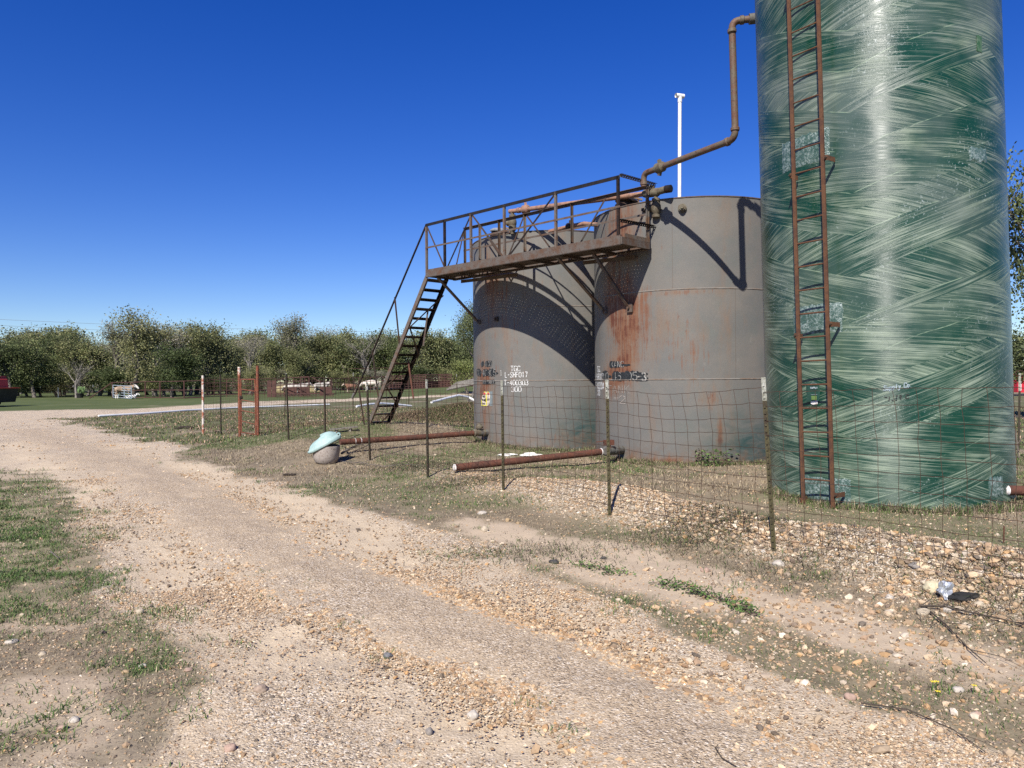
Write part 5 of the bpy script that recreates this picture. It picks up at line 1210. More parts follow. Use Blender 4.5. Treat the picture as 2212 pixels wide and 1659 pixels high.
# fence beyond the gate, turning back behind the tanks
f2 = thing('wire_fence', (-8.5, 21, .1), 'sagging wire fence with widely spaced posts running behind the stair to the far side', 'fence')
bk = [((475, 809), (476.5, 924), 20.5, 'd'), ((438, 811), (438.5, 922), 21.3, 'w'), ((618, 806), (614, 885), 31, 'g'), ((763, 805), (762, 880), 36, 'w'), ((833, 812), (836, 872), 38.5, 'g'), ((884, 808), (882, 868), 41, 'g'), ((986, 808), (989, 856), 46, 'w')]
bp = []
for tpx, bpx, d, kd in bk:
    b = at(*bpx, d); t_ = at(*tpx, d); b.z = min(b.z, hz(b.x, b.y)); bp.append((b, t_))
    if kd == 'w' and d < 25:
        mb = MB(); mb.tube([b - ZZ * .2, t_], .033, 10); mb.build('post', M['peel'], f2, 'thick post with peeling white paint', smooth=True)
    else: tpost(b, t_, f2, M['tpost_dark'] if kd == 'd' else M['tpost'], M['ttip'] if kd != 'd' else M['tpost_dark'], studs=False)
mesh_span(f2, gplb, gpl - ZZ * .25, *bp[0], 10, 9, .0024); mesh_span(f2, *bp[0], *bp[1], 7, 9, .0024)
for k in range(1, len(bp) - 1): L = (bp[k + 1][0] - bp[k][0]).length; mesh_span(f2, *bp[k], *bp[k + 1], int(L / .3), 8, .003)
# ------------------------------------------------------------------ teal-lidded pot
def make_pot():
    c = ground(703, 999); c = Vector((c.x, c.y, c.z)); sc_ = .98
    r = thing('lidded_pot', c, 'weathered concrete pot with a tilted pale teal lid at the end of the drain pipe', 'pot')
    tilt = Vector((.10, -.05, 1)).normalized()
    mb = MB(); mb.lathe([(.02, .0), (.15, .005), (.205, .045), (.235, .13), (.243, .26), (.238, .35), (.20, .36), (.19, .2), (.02, .1)], c - ZZ * .015, tilt, 30); mb.build('bowl', M['concrete'], r, smooth=True)
    # lid: an oval shell with a lip, notched at the low end, tilted up to the right
    ex = Vector((.86, .10, .50)).normalized(); ey = Vector((-.12, .99, 0)); ey = (ey - ex * ey.dot(ex)).normalized(); ez = ex.cross(ey)
    cc = c + Vector((-.01, -.02, .375))
    prof = [(1.0, -.06), (1.03, -.035), (1.0, -.01), (.93, .0), (.88, .03), (.78, .075), (.60, .11), (.38, .13), (.15, .138), (.0, .14)]
    n = 48; vs = []; fs = []
    def pt(rr, h, t, inner=0):
        x = math.cos(t); y = math.sin(t)
        a = .31 * rr; b = .255 * rr
        # pointed ears either side of a notch at the low end
        k = max(0, -x) ** 6; ear = math.exp(-((abs(y) - .42) / .16) ** 2) * (x < 0); notch = math.exp(-(y / .22) ** 2) * (x < 0)
        a2 = a * (1 + (.16 * ear - .13 * notch) * max(0, rr - .55) / .45)
        hh = h - inner
        return cc + ex * (x * a2) + ey * (y * b) + ez * (hh * (1 + .2 * x) + .02 * ear * rr)
    for inner in (0, .014):
        for rr, h in prof: vs += [pt(rr * (1 - inner), h, 2 * PI * k / n, inner) for k in range(n)]
    m = len(prof)
    for s in (0, m):
        for i in range(m - 1): fs += [((s + i) * n + k, (s + i) * n + (k + 1) % n, (s + i + 1) * n + (k + 1) % n, (s + i + 1) * n + k) for k in range(n)]
    fs += [(k, (k + 1) % n, m * n + (k + 1) % n, m * n + k) for k in range(n)]
    mb = MB(); mb.add(vs, fs); lid = mb.build('lid', M['teal'], r, smooth=2)
    mb = MB(); q = cc + ex * .30 + ez * .0; mb.tube([q - ey * .06, q + ey * .0], .038, 14); mb.lathe([(.028, -.0), (.03, .03)], cc + ex * .24 + ez * .045, ex, 10); mb.build('hinge_ear', M['teal'], lid, smooth=True)
    mb = MB(); mb.tube([q - ey * .0605 - ey * .004, q - ey * .055], .014, 10); mb.build('hinge_hole', M['blackpaint'], lid)
make_pot()

# ------------------------------------------------------------------ single rocks, litter, sticks
rockmat = {}
def rmat(c):
    k = tuple(c)
    if k not in rockmat: rockmat[k] = worn('rock_%d' % len(rockmat), c, tuple(v * .72 for v in c), tuple(v * .5 for v in c), 18, lo=.4, hi=.65, rough=.85)
    return rockmat[k]
CR, TN, WH, GY, DK, PK = (.48, .40, .29), (.42, .30, .17), (.54, .48, .40), (.27, .24, .21), (.07, .065, .06), (.42, .29, .22)
ROCKS = [
 (1047, 1143, 17, 14, CR, 'rounded cream rock with a sharp ridge on the sand between road and bank'),
 (1041, 1105, 22, 9, WH, 'long flat pale pink rock on the sand below the bank'),
 (1097, 1123, 12, 10, TN, 'round tan rock at the left foot of the gravel bank'),
 (1119, 1131, 11, 6, TN, 'small orange-tan stone just right of the round tan rock'),
 (957, 1155, 14, 6, CR, 'cream split stone at the right edge of the road'),
 (1044, 1187, 12, 6, TN, 'orange-brown stone among weeds at the road edge'),
 (1198, 1213, 24, 9, DK, 'flat black stone in the weeds right of the road'),
 (1160, 1208, 12, 5, CR, 'small oval cream stone left of the black stone'),
 (1305, 1205, 16, 6, DK, 'dark grey flat stone at the foot of the gravel bank'),
 (1525, 1227, 22, 12, PK, 'pinkish angular rock on sand left of the corner fence post'),
 (1685, 1215, 26, 15, WH, 'curved pale grey rock right of the nearest fence post'),
 (1652, 1188, 17, 6, WH, 'flat white rock at the foot of the nearest fence post'),
 (1368, 1097, 20, 12, CR, 'brownish cream rock on the crest of the bank'),
 (1930, 1312, 13, 8, TN, 'small tan rock in the gravel left of the silver bag'),
 (2022, 1263, 46, 26, (.62, .54, .36), 'big pale yellow rock beside the silver bag'),
 (2120, 1305, 22, 16, CR, 'round beige rock at the right, beside the dark debris'),
 (2052, 1316, 26, 14, WH, 'pale rounded rock just above the fallen branch'),
 (2000, 1322, 30, 18, CR, 'cream and tan rock at the left tip of the fallen branch'),
 (2103, 1327, 12, 9, WH, 'small white rock just below the fallen branch'),
 (1985, 1220, 34, 13, GY, 'long grey slab rock in the gravel bank at the right'),
 (1950, 1212, 26, 10, (.24, .17, .10), 'dark brown rock in the bank above the grey slab'),
 (1925, 1290, 20, 11, WH, 'speckled white stone left of the yellow rock'),
 (2075, 1488, 28, 12, WH, 'flat pale rock beside the yellow flowers'),
 (1840, 1500, 26, 17, PK, 'partly buried pinkish grey rock in a dark patch of soil'),
 (2115, 1545, 16, 13, PK, 'round reddish stone in the bottom right corner'),
 (1208, 1421, 17, 12, GY, 'grey rock casting a dark shadow on the gravel road'),
 (836, 1415, 22, 13, (.17, .165, .165), 'dark slate-blue rock in the middle of the road'),
 (1021, 1543, 28, 17, WH, 'white rock standing out near the bottom middle of the road'),
 (927, 1575, 18, 15, GY, 'grey egg-shaped rock low in the middle of the road'),
 (860, 1600, 12, 12, GY, 'small dark pointed rock left of the grey egg-shaped one'),
 (494, 1613, 28, 18, PK, 'large rounded pink rock at the bottom left of the road'),
 (299, 1323, 24, 14, CR, 'cream rock at the edge of the grass on the left'),
 (218, 1362, 18, 12, (.22, .17, .13), 'dark brown rock in the grass on the left'),
 (235, 1536, 14, 8, CR, 'small cream stone in the dark weeds at the left'),
 (155, 1555, 30, 15, WH, 'white angular rock in the weeds at the bottom left'),
 (130, 1573, 26, 13, PK, 'reddish stone beside the white angular rock'),
 (268, 1451, 22, 9, TN, 'orange-brown flat stone at the edge of the weeds'),
 (18, 1382, 34, 11, WH, 'flat white rock at the left picture edge'),
 (88, 1408, 20, 9, CR, 'oval cream stone in the grass near the left edge'),
 (306, 1438, 20, 10, WH, 'pale oval rock at the left border of the gravel'),
 (405, 1448, 26, 8, PK, 'long flat pinkish rock on the gravel at the left'),
 (560, 1490, 34, 14, (.36, .27, .2), 'large flat brown rock on the left side of the road'),
 (640, 953, 0, 0, None, None),
 (1148, 1375, 0, 0, None, None)]
def make_rocks():
    for k, (px, py, w, h, c, lab) in enumerate(ROCKS):
        if not w: continue
        g = ground(px, py + h / 2 + 1); s = g.y / F * (.78 if px < 450 else .92)
        rx = w * s / 2; rz = max(.62 * h * s, rx * .38)
        mb = MB(); mb.blob((g.x, g.y + rx * .7, g.z + rz * .30), rx, seed=k * 1.7 + 1, sub=3, amp=.30, sx=1, sy=.8 + .3 * rnd.random(), sz=rz / rx * 1.0, rz=0)
        o = mb.build('rock', rmat(c), None, origin=(g.x, g.y, g.z), smooth=2); tag(o, lab, 'rock')
make_rocks()
def make_litter():
    g = ground(2042, 1290); mb = MB(); mb.blob((g.x, g.y, g.z + .045), .055, seed=4, sub=3, amp=.9, sx=.8, sy=.8, sz=1.1); tag(mb.build('crumpled_bag', M['foil'], None, origin=g, smooth=False), 'crumpled silver plastic bag lying against the yellow rock', 'litter')
    g = ground(2085, 1295); mb = MB(); mb.blob((g.x, g.y, g.z + .02), .08, seed=9, sub=3, amp=.5, sx=1.1, sy=.6, sz=.4); tag(mb.build('plastic_scrap', M['rubber'], None, origin=g, smooth=True), 'black plastic scrap right of the silver bag', 'litter')
    g = ground(1128, 985); mb = MB()
    for i in range(9): mb.blob((g.x + rnd.uniform(-.35, .35), g.y + rnd.uniform(-.12, .12), g.z + .02), rnd.uniform(.03, .10), seed=i, sub=2, amp=.7, sx=1.5, sy=.7, sz=.35)
    tag(mb.build('crushed_litter', M['trash'], None, origin=g, smooth=False), 'heap of crushed white litter behind the capped drain pipe', 'litter')
    for i, (px, py, w, lab) in enumerate(((625, 1027, .16, 'dark dried dung pile at the road edge below the concrete pot'), (400, 926, .5, 'mound of dark clods in the grass left of the peeling white post'))):
        g = ground(px, py); mb = MB()
        for j in range(7): mb.blob((g.x + rnd.uniform(-.5, .5) * w, g.y + rnd.uniform(-.3, .3) * w, g.z + .01), w * rnd.uniform(.18, .34), seed=i * 9 + j, sub=2, amp=.6, sx=1.3, sy=.9, sz=.45)
        tag(mb.build('dung_pile' if i < 1 else 'clod_mound', M['dung'], None, origin=g, smooth=False), lab, 'dung' if i < 1 else 'mound')
    # sticks
    def branch(pts, r0, mat, lab, kids=5, seed=0, z=.02, thing_='fallen_branch'):
        q = []
        for px, py in pts: g = ground(px, py); q.append(Vector((g.x, g.y, g.z + z)))
        mb = MB(); n = len(q); mb.tube(q, [r0 * (1 - .75 * i / n) for i in range(n)], 6)
        rr = random.Random(seed); L = (q[-1] - q[0]).length
        for k in range(kids):
            i = rr.randrange(0, n - 1); a = q[i].lerp(q[i + 1], rr.random()); d = (q[i + 1] - q[i]).normalized(); sgn = rr.choice((-1, 1))
            dd = (d + Vector((-d.y, d.x, 0)) * sgn * rr.uniform(.3, .9)).normalized() * L * rr.uniform(.2, .45)
            b = a + dd; b.z = hz(b.x, b.y) + rr.uniform(.01, .06); m = a.lerp(b, .5) + Vector((rr.uniform(-.02, .02), rr.uniform(-.02, .02), rr.uniform(.01, .04)))
            mb.tube([a, m, b], [r0 * .45, r0 * .3, r0 * .12], 5)
        tag(mb.build(thing_, mat, None, origin=q[0], smooth=True), lab, 'branch')
    branch([(1985, 1318), (2040, 1322), (2100, 1335), (2160, 1350), (2215, 1362)], .008, M['twigdark'], 'dark fallen branch with side twigs at the lower right', 6, 2, .03)
    branch([(2010, 1330), (2045, 1365), (2090, 1405), (2130, 1440)], .006, M['twigdark'], 'thin dark branch slanting down right from the fallen branch', 4, 3)
    branch([(740, 1050 - 50), (780, 1003), (830, 1012), (875, 1008)], .010, M['twig'], 'pale dry brush lying beside the concrete pot', 9, 5, .04)
    branch([(738, 990), (765, 975), (800, 958)], .022, M['twig'], 'weathered grey stick leaning under the drain pipe by the pot', 5, 8, .10)
    branch([(109, 1196), (118, 1203), (126, 1210)], .008, M['twig'], 'short pale crooked stick lying on the left grass', 1, 11)
    branch([(1860, 1525), (1960, 1545), (2060, 1590), (2130, 1640)], .004, M['twigdark'], 'long thin dark stem lying at the bottom right', 4, 14)
    branch([(1545, 1620), (1560, 1640), (1590, 1660)], .004, M['twigdark'], 'short dark stick at the bottom edge of the road', 1, 15)
    # plank
    a = ground(712, 937); b = ground(772, 931); mb = MB(); mb.bar(a + ZZ * .09, b + ZZ * .09, .14, .03); mb.box(a.lerp(b, .25) + ZZ * .04, .05, .1, .1); mb.box(a.lerp(b, .75) + ZZ * .04, .05, .1, .1)
    tag(mb.build('plank', M['wood'], None, origin=a), 'grey plank lying on blocks in the weeds left of the stair foot', 'plank')
    # yellow flowers by the stair foot and at the lower right
    W = lambda n, c: worn(n, c, c, None, 5, rough=.6, bump=0)
    M['petal'] = W('yellow_petal', (.75, .60, .04)); M['stem'] = W('green_stem', (.07, .12, .03))
    for (px, py, hh, nf, sp, lab) in ((800, 905, .35, 9, .28, 'weed with small yellow flowers at the foot of the stair'), (2055, 1495, .05, 4, .10, 'low plant with tiny yellow flowers at the lower right')):
        g = ground(px, py); r = thing('flowering_weed', g, lab, 'plant')
        for k in range(nf):
            ms = MB(); mp = MB()
            x, y = g.x + rnd.uniform(-sp, sp), g.y + rnd.uniform(-sp, sp) * .5; z = hz(x, y); t_ = Vector((x + rnd.uniform(-.05, .05) * hh * 3, y, z + hh * rnd.uniform(.5, 1)))
            ms.tube([(x, y, z), t_], .0025 + hh * .008, 4); s = .008 + hh * .05
            for q in range(5):
                a_ = q * 2 * PI / 5; mp.add([t_, t_ + Vector((math.cos(a_ - .4) * s, math.sin(a_ - .4) * s, s * .5)), t_ + Vector((math.cos(a_) * s * 1.4, math.sin(a_) * s * 1.4, s * .3)), t_ + Vector((math.cos(a_ + .4) * s, math.sin(a_ + .4) * s, s * .5))], [(0, 1, 2, 3)])
            st_ = ms.build('stem', M['stem'], r); mp.build('flower', M['petal'], st_)
make_litter()
# leafy vine growing at the foot of the middle tank and straw between the tanks
def leafy(name, pts, n, h, leaf, lab, pal, straw=0):
    V = []; Fc = []; C = []; mbs = MB()
    r = thing(name, ground(*pts[0]), lab, 'plant')
    for k in range(n):
        i = rnd.randrange(len(pts) - 1) if len(pts) > 1 else 0; u = rnd.random()
        px = pts[i][0] + (pts[min(i + 1, len(pts) - 1)][0] - pts[i][0]) * u; py = pts[i][1] + (pts[min(i + 1, len(pts) - 1)][1] - pts[i][1]) * u
        g = ground(px, py); g.y += rnd.uniform(-.1, .1); z = h * rnd.random() ** 1.4; c = Vector((g.x + rnd.uniform(-.08, .08), g.y, g.z + z))
        if k % (2 if straw else 9) == 0: mbs.tube([(g.x, g.y, g.z), (c.x * .6 + g.x * .4 + .01, c.y, g.z + z * .6), (c.x, c.y, c.z)], [.004, .003, .0015], 4)
        if straw: continue
        s = leaf * rnd.uniform(.6, 1.2); a = Vector((rnd.uniform(-1, 1), rnd.uniform(-1, 1), rnd.uniform(-.2, .6))).normalized(); b = a.cross(Vector((rnd.uniform(-1, 1), rnd.uniform(-1, 1), 1))).normalized()
        m = len(V); V += [c - a * s, c + b * s * .5, c + a * s, c - b * s * .5]; Fc += [m, m + 1, m + 2, m, m + 2, m + 3]; cc = pal[rnd.randrange(len(pal))] * rnd.uniform(.7, 1.2); C += [cc] * 4
    mbs.build('stem', M['twig'] if straw else M['twigdark'], r)['kind'] = 'stuff'
    if V:
        o = np_mesh('leaf', np.array([v[:] for v in V]) - np.array(ORG[r]), np.array(Fc), 3, M['blade'], dict(tint=np.array(C))); o['kind'] = 'stuff'; o.parent = r
LG = np.array([(.085, .15, .035), (.12, .18, .05), (.06, .11, .03)])
leafy('vine', [(1500, 1005), (1560, 1008), (1640, 992)], 420, .28, .03, 'green leafy vine creeping along the foot of the middle brown tank', LG)
leafy('straw_weeds', [(1230, 962), (1286, 968)], 60, .7, .02, 'tall dry straw in the gap between the two brown tanks', TAN, 1)
leafy('climbing_plant', [(1276, 955), (1286, 960)], 160, .9, .03, 'thin green climber growing up in the gap between the brown tanks', LG)
leafy('sprout_patch', [(1235, 1215), (1300, 1232), (1350, 1240)], 260, .05, .014, 'bright green sprouts on the sand, left part of the strip', LG)
leafy('sprout_patch', [(1420, 1262), (1500, 1280), (1590, 1305), (1620, 1325)], 700, .06, .014, 'bright green sprouts on the sand, right part of the strip', LG)

# long white plastic pipe lying in the grass
def lying(pts, r, mat, lab, z=.07, name='plastic_pipe'):
    q = [ground(*p) for p in pts]; q = [Vector((g.x, g.y, g.z + z)) for g in q]; mb = MB(); mb.tube(q, r, 8); tag(mb.build(name, mat, None, origin=q[0], smooth=True), lab, 'pipe')
lying([(213, 902), (300, 897), (400, 889), (500, 884), (600, 880), (712, 876)], .05, M['pvc'], 'long white plastic pipe lying in the grass left of and behind the fence gate')
def lying3(pts, r, lab):
    q = [at(*p) for p in pts]; mb = MB(); mb.tube(q, r, 8); tag(mb.build('plastic_pipe', M['pvc'], None, origin=q[0], smooth=True), lab, 'pipe')
lying3([(770, 878, 30), (800, 873, 31), (825, 871.5, 32), (850, 873, 33), (888, 877, 34)], .045, 'white plastic pipe arching over the weedy bank, seen through the stair')
lying3([(932, 869, 34), (965, 860, 36), (990, 854, 37), (1012, 858, 38), (1032, 869, 38)], .055, 'white plastic pipe humped over the bank beside the farther brown tank')

# ------------------------------------------------------------------ far yard: pens, gate, cattle, trailer
PW_ = at
def far_pt(px, py, h=0):
    g = ground(px, py); g.z += h; return g
def pipe_fence(name, pts, tops, rails, lab, pr=.05, rr=.035, mat='penpipe', mids=3, base=None):
    """pts: base pixels of the main posts; rails: fractions of height"""
    r = thing(name, far_pt(*pts[0]), lab, 'fence')
    B = [far_pt(*p) for p in pts]; 
    if base: B = [Vector((b.x * base / b.y, base, hz(b.x * base / b.y, base))) for b in B]
    T_ = [at(p[0], tp_, b.y) for p, tp_, b in zip(pts, tops, B)]; T_ = [Vector((b.x, b.y, t.z)) for b, t in zip(B, T_)]
    for b, t in zip(B, T_): mb = MB(); mb.tube([b - ZZ * .2, t], pr, 6); mb.build('post', M[mat], r)
    for fz in rails:
        mb = MB()
        for k in range(len(B) - 1): mb.tube([B[k].lerp(T_[k], fz), B[k + 1].lerp(T_[k + 1], fz)], rr, 5)
        mb.build('rail', M[mat], r)
    for k in range(len(B) - 1):
        for m in range(1, mids + 1):
            u = m / (mids + 1); b = B[k].lerp(B[k + 1], u); t = T_[k].lerp(T_[k + 1], u); mb = MB(); mb.tube([b, t], rr * .8, 5); mb.build('upright', M[mat], r)
    return r, B, T_
fA, BA, TA = pipe_fence('pipe_fence', [(243, 860), (284, 860), (314, 860), (346, 860), (398, 861), (436, 860)], [826, 826, 824, 824, 823, 822], (0.03, .48, .99), 'dark red pipe fence of the left cattle pen, with open gate', .06, .045, mids=0)
mb = MB(); mb.tube([BA[0] + Vector((-2.6, .2, 0)), TA[0]], .05, 6); mb.build('stay', M['penpipe'], fA)
# silver gate swung open toward us
gs = thing('tube_gate', BA[0], 'silver galvanised tube gate standing ajar at the left cattle pen', 'gate')
g0 = BA[0] + Vector((.12, -.1, .1)); g1 = g0 + Vector((1.9, -4.2, 0)); g1 = at(284, 860, 73) ; g1.z = g0.z - .02; hh = 1.30
for k in range(6): mb = MB(); mb.tube([g0 + ZZ * hh * k / 5, g1 + ZZ * hh * k / 5 * .93], .035, 6); mb.build('bar', M['galvgate'], gs)
for u in (0, .3, .63, 1): p = g0.lerp(g1, u); mb = MB(); mb.tube([p, p + ZZ * hh * (1 - .07 * u)], .035, 6); mb.build('upright', M['galvgate'], gs)
fB, BB, TB = pipe_fence('pipe_fence', [(436, 858), (490, 857), (545, 856), (596, 855)], [820, 819, 818, 817], (.12, .36, .6, .8, .99), 'rusty pipe pen fence seen through the red gate', .055, .035, mids=3)
fC, BC, TC = pipe_fence('pipe_fence', [(592, 855), (620, 856), (650, 856), (668, 856), (715, 853)], [822, 815, 814, 814, 816], (.45, .62, .78, .97), 'tall red-brown pipe chute fence left of the white cow', .07, .045, mids=1)
for sx in (582, 592):
    b = far_pt(sx, 858); mb = MB(); mb.bar(b, b + ZZ * 1.75, .42, .10, up=(0, 1, 0)); mb.build('plate', M['penplate'], fC)
for xa, xb in ((612, 640), (642, 668), (690, 716)):
    a = far_pt(xa, 855); b = far_pt(xb, 854.5); a.y += .2; b.y += .2; mb = MB(); mb.bar(a + ZZ * .5, b + ZZ * .5, .06, .95); mb.build('sheet_panel', M['penplate'], fC)
a = TC[3]; mb = MB(); mb.bar(a + Vector((-1.0, 0, -.0)), a + Vector((0, 0, .02)), .15, .08); mb.bar(a + Vector((.3, 0, -.02)), a + Vector((1.3, 0, -.65)), .15, .08); mb.build('loose_beam', M['penplate'], fC)
fD, BD, TD = pipe_fence('pipe_fence', [(716, 852), (745, 850), (775, 848.5), (800, 847), (842, 845)], [817, 816.5, 815, 814.5, 813], (.05, .30, .72, .98), 'open rust pipe fence around the white cow', .05, .035, mids=2)
fE, BE, TE = pipe_fence('pipe_fence', [(842, 843.5), (868, 842), (895, 840.5), (920, 839), (947, 837.5), (975, 836.5), (1024, 834.5)], [812, 811, 810, 809, 808.5, 808, 806.5], (.04, .2, .36, .5, .62, .74, .86, .98), 'long dark red alley fence of many rails left of the farther brown tank', .07, .055, mids=3)
for k in range(len(BE) - 1):
    a, b = BE[k], BE[k + 1]; mb = MB(); mb.bar(a + Vector((0, .3, .45)), b + Vector((0, .3, .45)), .06, .8); mb.build('sheet_panel', M['penplate'], fE)
pz = thing('pen_arch', TD[1], 'tall thin pipe arch rising above the pens', 'arch'); a = at(752, 847, BD[1].y + 3); b = at(838, 846, BD[1].y + 6)
mb = MB(); mb.tube([a, at(752, 796.5, a.y), at(838, 794.5, b.y), b], .04, 5); mb.build('pipe', M['penpipe'], pz)
# harrow lying along the pen
hr = thing('drag_harrow', far_pt(660, 859), 'low dark toothed drag harrow lying in front of the chute', 'harrow'); a = far_pt(590, 858.5); b = far_pt(722, 857)
mb = MB(); mb.bar(a + ZZ * .35, b + ZZ * .35, .15, .10); mb.build('beam', M['penpipe'], hr)
mb = MB(); n = 40
for k in range(n): p = a.lerp(b, (k + .5) / n); mb.bar(p + ZZ * .32, p + ZZ * .02, .05, .05)
mb.build('teeth', M['penpipe'], hr)
# log pile, beside the tank
lg = thing('log_pile', at(1005, 838, 60), 'pile of bleached grey logs at the left edge of the farther brown tank', 'logs')
for i in range(5):
    a = at(965 + i * 5, 842 - i * 2.5, 60 + i * .3); b = at(1032, 828 - i * 2.5, 61 + i * .3); mb = MB(); mb.tube([a + ZZ * i * .04, b], [.10, .07], 7); mb.build('log', M['wood'], lg, smooth=True)
# hay / feed mound
g = far_pt(615, 852); hm = MB(); hm.blob((g.x, g.y + 5, g.z + .3), 2.6, seed=3, sub=3, amp=.3, sx=1.3, sy=.7, sz=.33)
tag(hm.build('hay_heap', worn('old_hay', (.36, .30, .16), (.26, .21, .11), None, 3, rough=.95), None, origin=(g.x, g.y + 5, g.z), smooth=2), 'low heap of old yellow hay inside the pen', 'hay')

def cow(loc, heading, s, col, lab, lying_=False, grazing=False, face=None):
    """one skinned body: trunk, neck, head, four jointed legs, tail"""
    bm = bmesh.new(); sk = bm.verts.layers.skin.verify()
    def v(x, y, z, r): p = bm.verts.new((x, y, z)); p[sk].radius = r if isinstance(r, tuple) else (r, r); return p
    def chain(a, pts):
        for q in pts: b = v(*q); bm.edges.new((a, b)); a = b
        return a
    zb = -.62 if lying_ else 0
    root = v(-.62, 0, 1.10 + zb, (.26, .30)); root[sk].use_root = True
    mid = chain(root, [(-.25, 0, 1.03 + zb, (.30, .37)), (.15, 0, 1.0 + zb, (.30, .37)), (.52, 0, 1.05 + zb, (.24, .34))])
    nz_ = (.72 if grazing else 1.22) + zb * (.6 if lying_ else 1)
    nk = chain(mid, [(.85, 0, (1.02 if grazing else 1.24) + zb, (.15, .2)), (1.08, 0, nz_ + .12, (.12, .16))])
    hd_ = chain(nk, [(1.22, 0, nz_ + .06, (.12, .14)), (1.42, 0, nz_ - .14, (.085, .09)), (1.50, 0, nz_ - .22, (.07, .065))])
    for sy in (-1, 1): chain(nk, [(1.12, sy * .13, nz_ + .20, .045), (1.10, sy * .27, nz_ + .17, .02)])
    if not lying_:
        for sy in (-1, 1):
            chain(root, [(-.70, sy * .19, .92, .15), (-.60, sy * .20, .66, .10), (-.78, sy * .20, .46, .06), (-.74, sy * .20, .14, .045), (-.70, sy * .20, .03, .055)])
            chain(mid, [(.56, sy * .18, .80, .12), (.54, sy * .18, .48, .065), (.55, sy * .18, .14, .042), (.58, sy * .18, .03, .052)])
    else:
        for sy in (-1, 1):
            chain(root, [(-.55, sy * .32, .2, .13), (-.2, sy * .42, .10, .06)]); chain(mid, [(.6, sy * .25, .18, .1), (.85, sy * .2, .08, .05)])
    chain(root, [(-.90, 0, 1.18 + zb, .04), (-.97, 0, .95 + zb, .025), (-.96, 0, max(.15, .55 + zb), .03)])
    me = bpy.data.meshes.new('cow_body'); bm.to_mesh(me); bm.free()
    o = bpy.data.objects.new('cow', me); COL.objects.link(o)
    m1 = o.modifiers.new('skin', 'SKIN'); m1.use_smooth_shade = True; m2 = o.modifiers.new('sub', 'SUBSURF'); m2.levels = m2.render_levels = 1
    dg = bpy.context.evaluated_depsgraph_get(); me2 = bpy.data.meshes.new_from_object(o.evaluated_get(dg)); o.modifiers.clear(); o.data = me2
    me2.materials.clear(); t = NT('hide'); pp = t.obj(); n_ = t.noise(pp, 1.7, 3); c2 = tuple(x * .62 for x in col)
    cc = t.mix(t.ramp(n_, [(.42, 0), (.56, 1)]), col, c2)
    if face:
        sx = t.n('ShaderNodeSeparateXYZ'); t.L.new(pp, sx.inputs[0]); cc = t.mix(t.math('GREATER_THAN', sx.outputs[0], 1.08), cc, face); cc = t.mix(t.math('LESS_THAN', sx.outputs[2], .42), cc, face)
    me2.materials.append(t.out(cc, .85, 0, None, .2)); me2.polygons.foreach_set('use_smooth', [True] * len(me2.polygons))
    o.location = loc; o.rotation_euler = (0, 0, heading); o.scale = (s, s, s); return tag(o, lab, 'cow')
def cowpos(px, py, d): p = at(px, py, d); return Vector((p.x, p.y, hz(p.x, p.y)))
cow(cowpos(528, 860, 77), 0, 1, (.3, .2, .12), '') if False else None
cow(cowpos(268, 860, 76.5), .1, 1.0, (.36, .26, .18), 'tan and white cow standing behind the silver gate', face=(.78, .72, .64))
cow(cowpos(283, 861, 75.0), .3, .55, (.80, .76, .70), 'white calf lying in front of the tan cow', lying_=True)
cow(cowpos(802, 847, 96), PI * .98, 1.12, (.72, .64, .54), 'cream white cow standing alone in the open pen', grazing=True)
cow(cowpos(693, 852, 92), PI * .1, 1.0, (.58, .53, .46), 'white cow with its back showing behind the chute, left of the cream cow', face=(.3, .2, .15))
cow(cowpos(652, 853, 90), -.2, .95, (.50, .46, .41), 'spotted white cow behind the middle of the chute')
cow(cowpos(630, 853, 91), 2.9, .95, (.52, .48, .42), 'greyish white cow behind the left of the chute', grazing=True)
cow(cowpos(758, 848, 97), PI, .8, (.22, .11, .07), 'reddish brown calf behind the rails left of the cream cow', face=(.5, .4, .33))

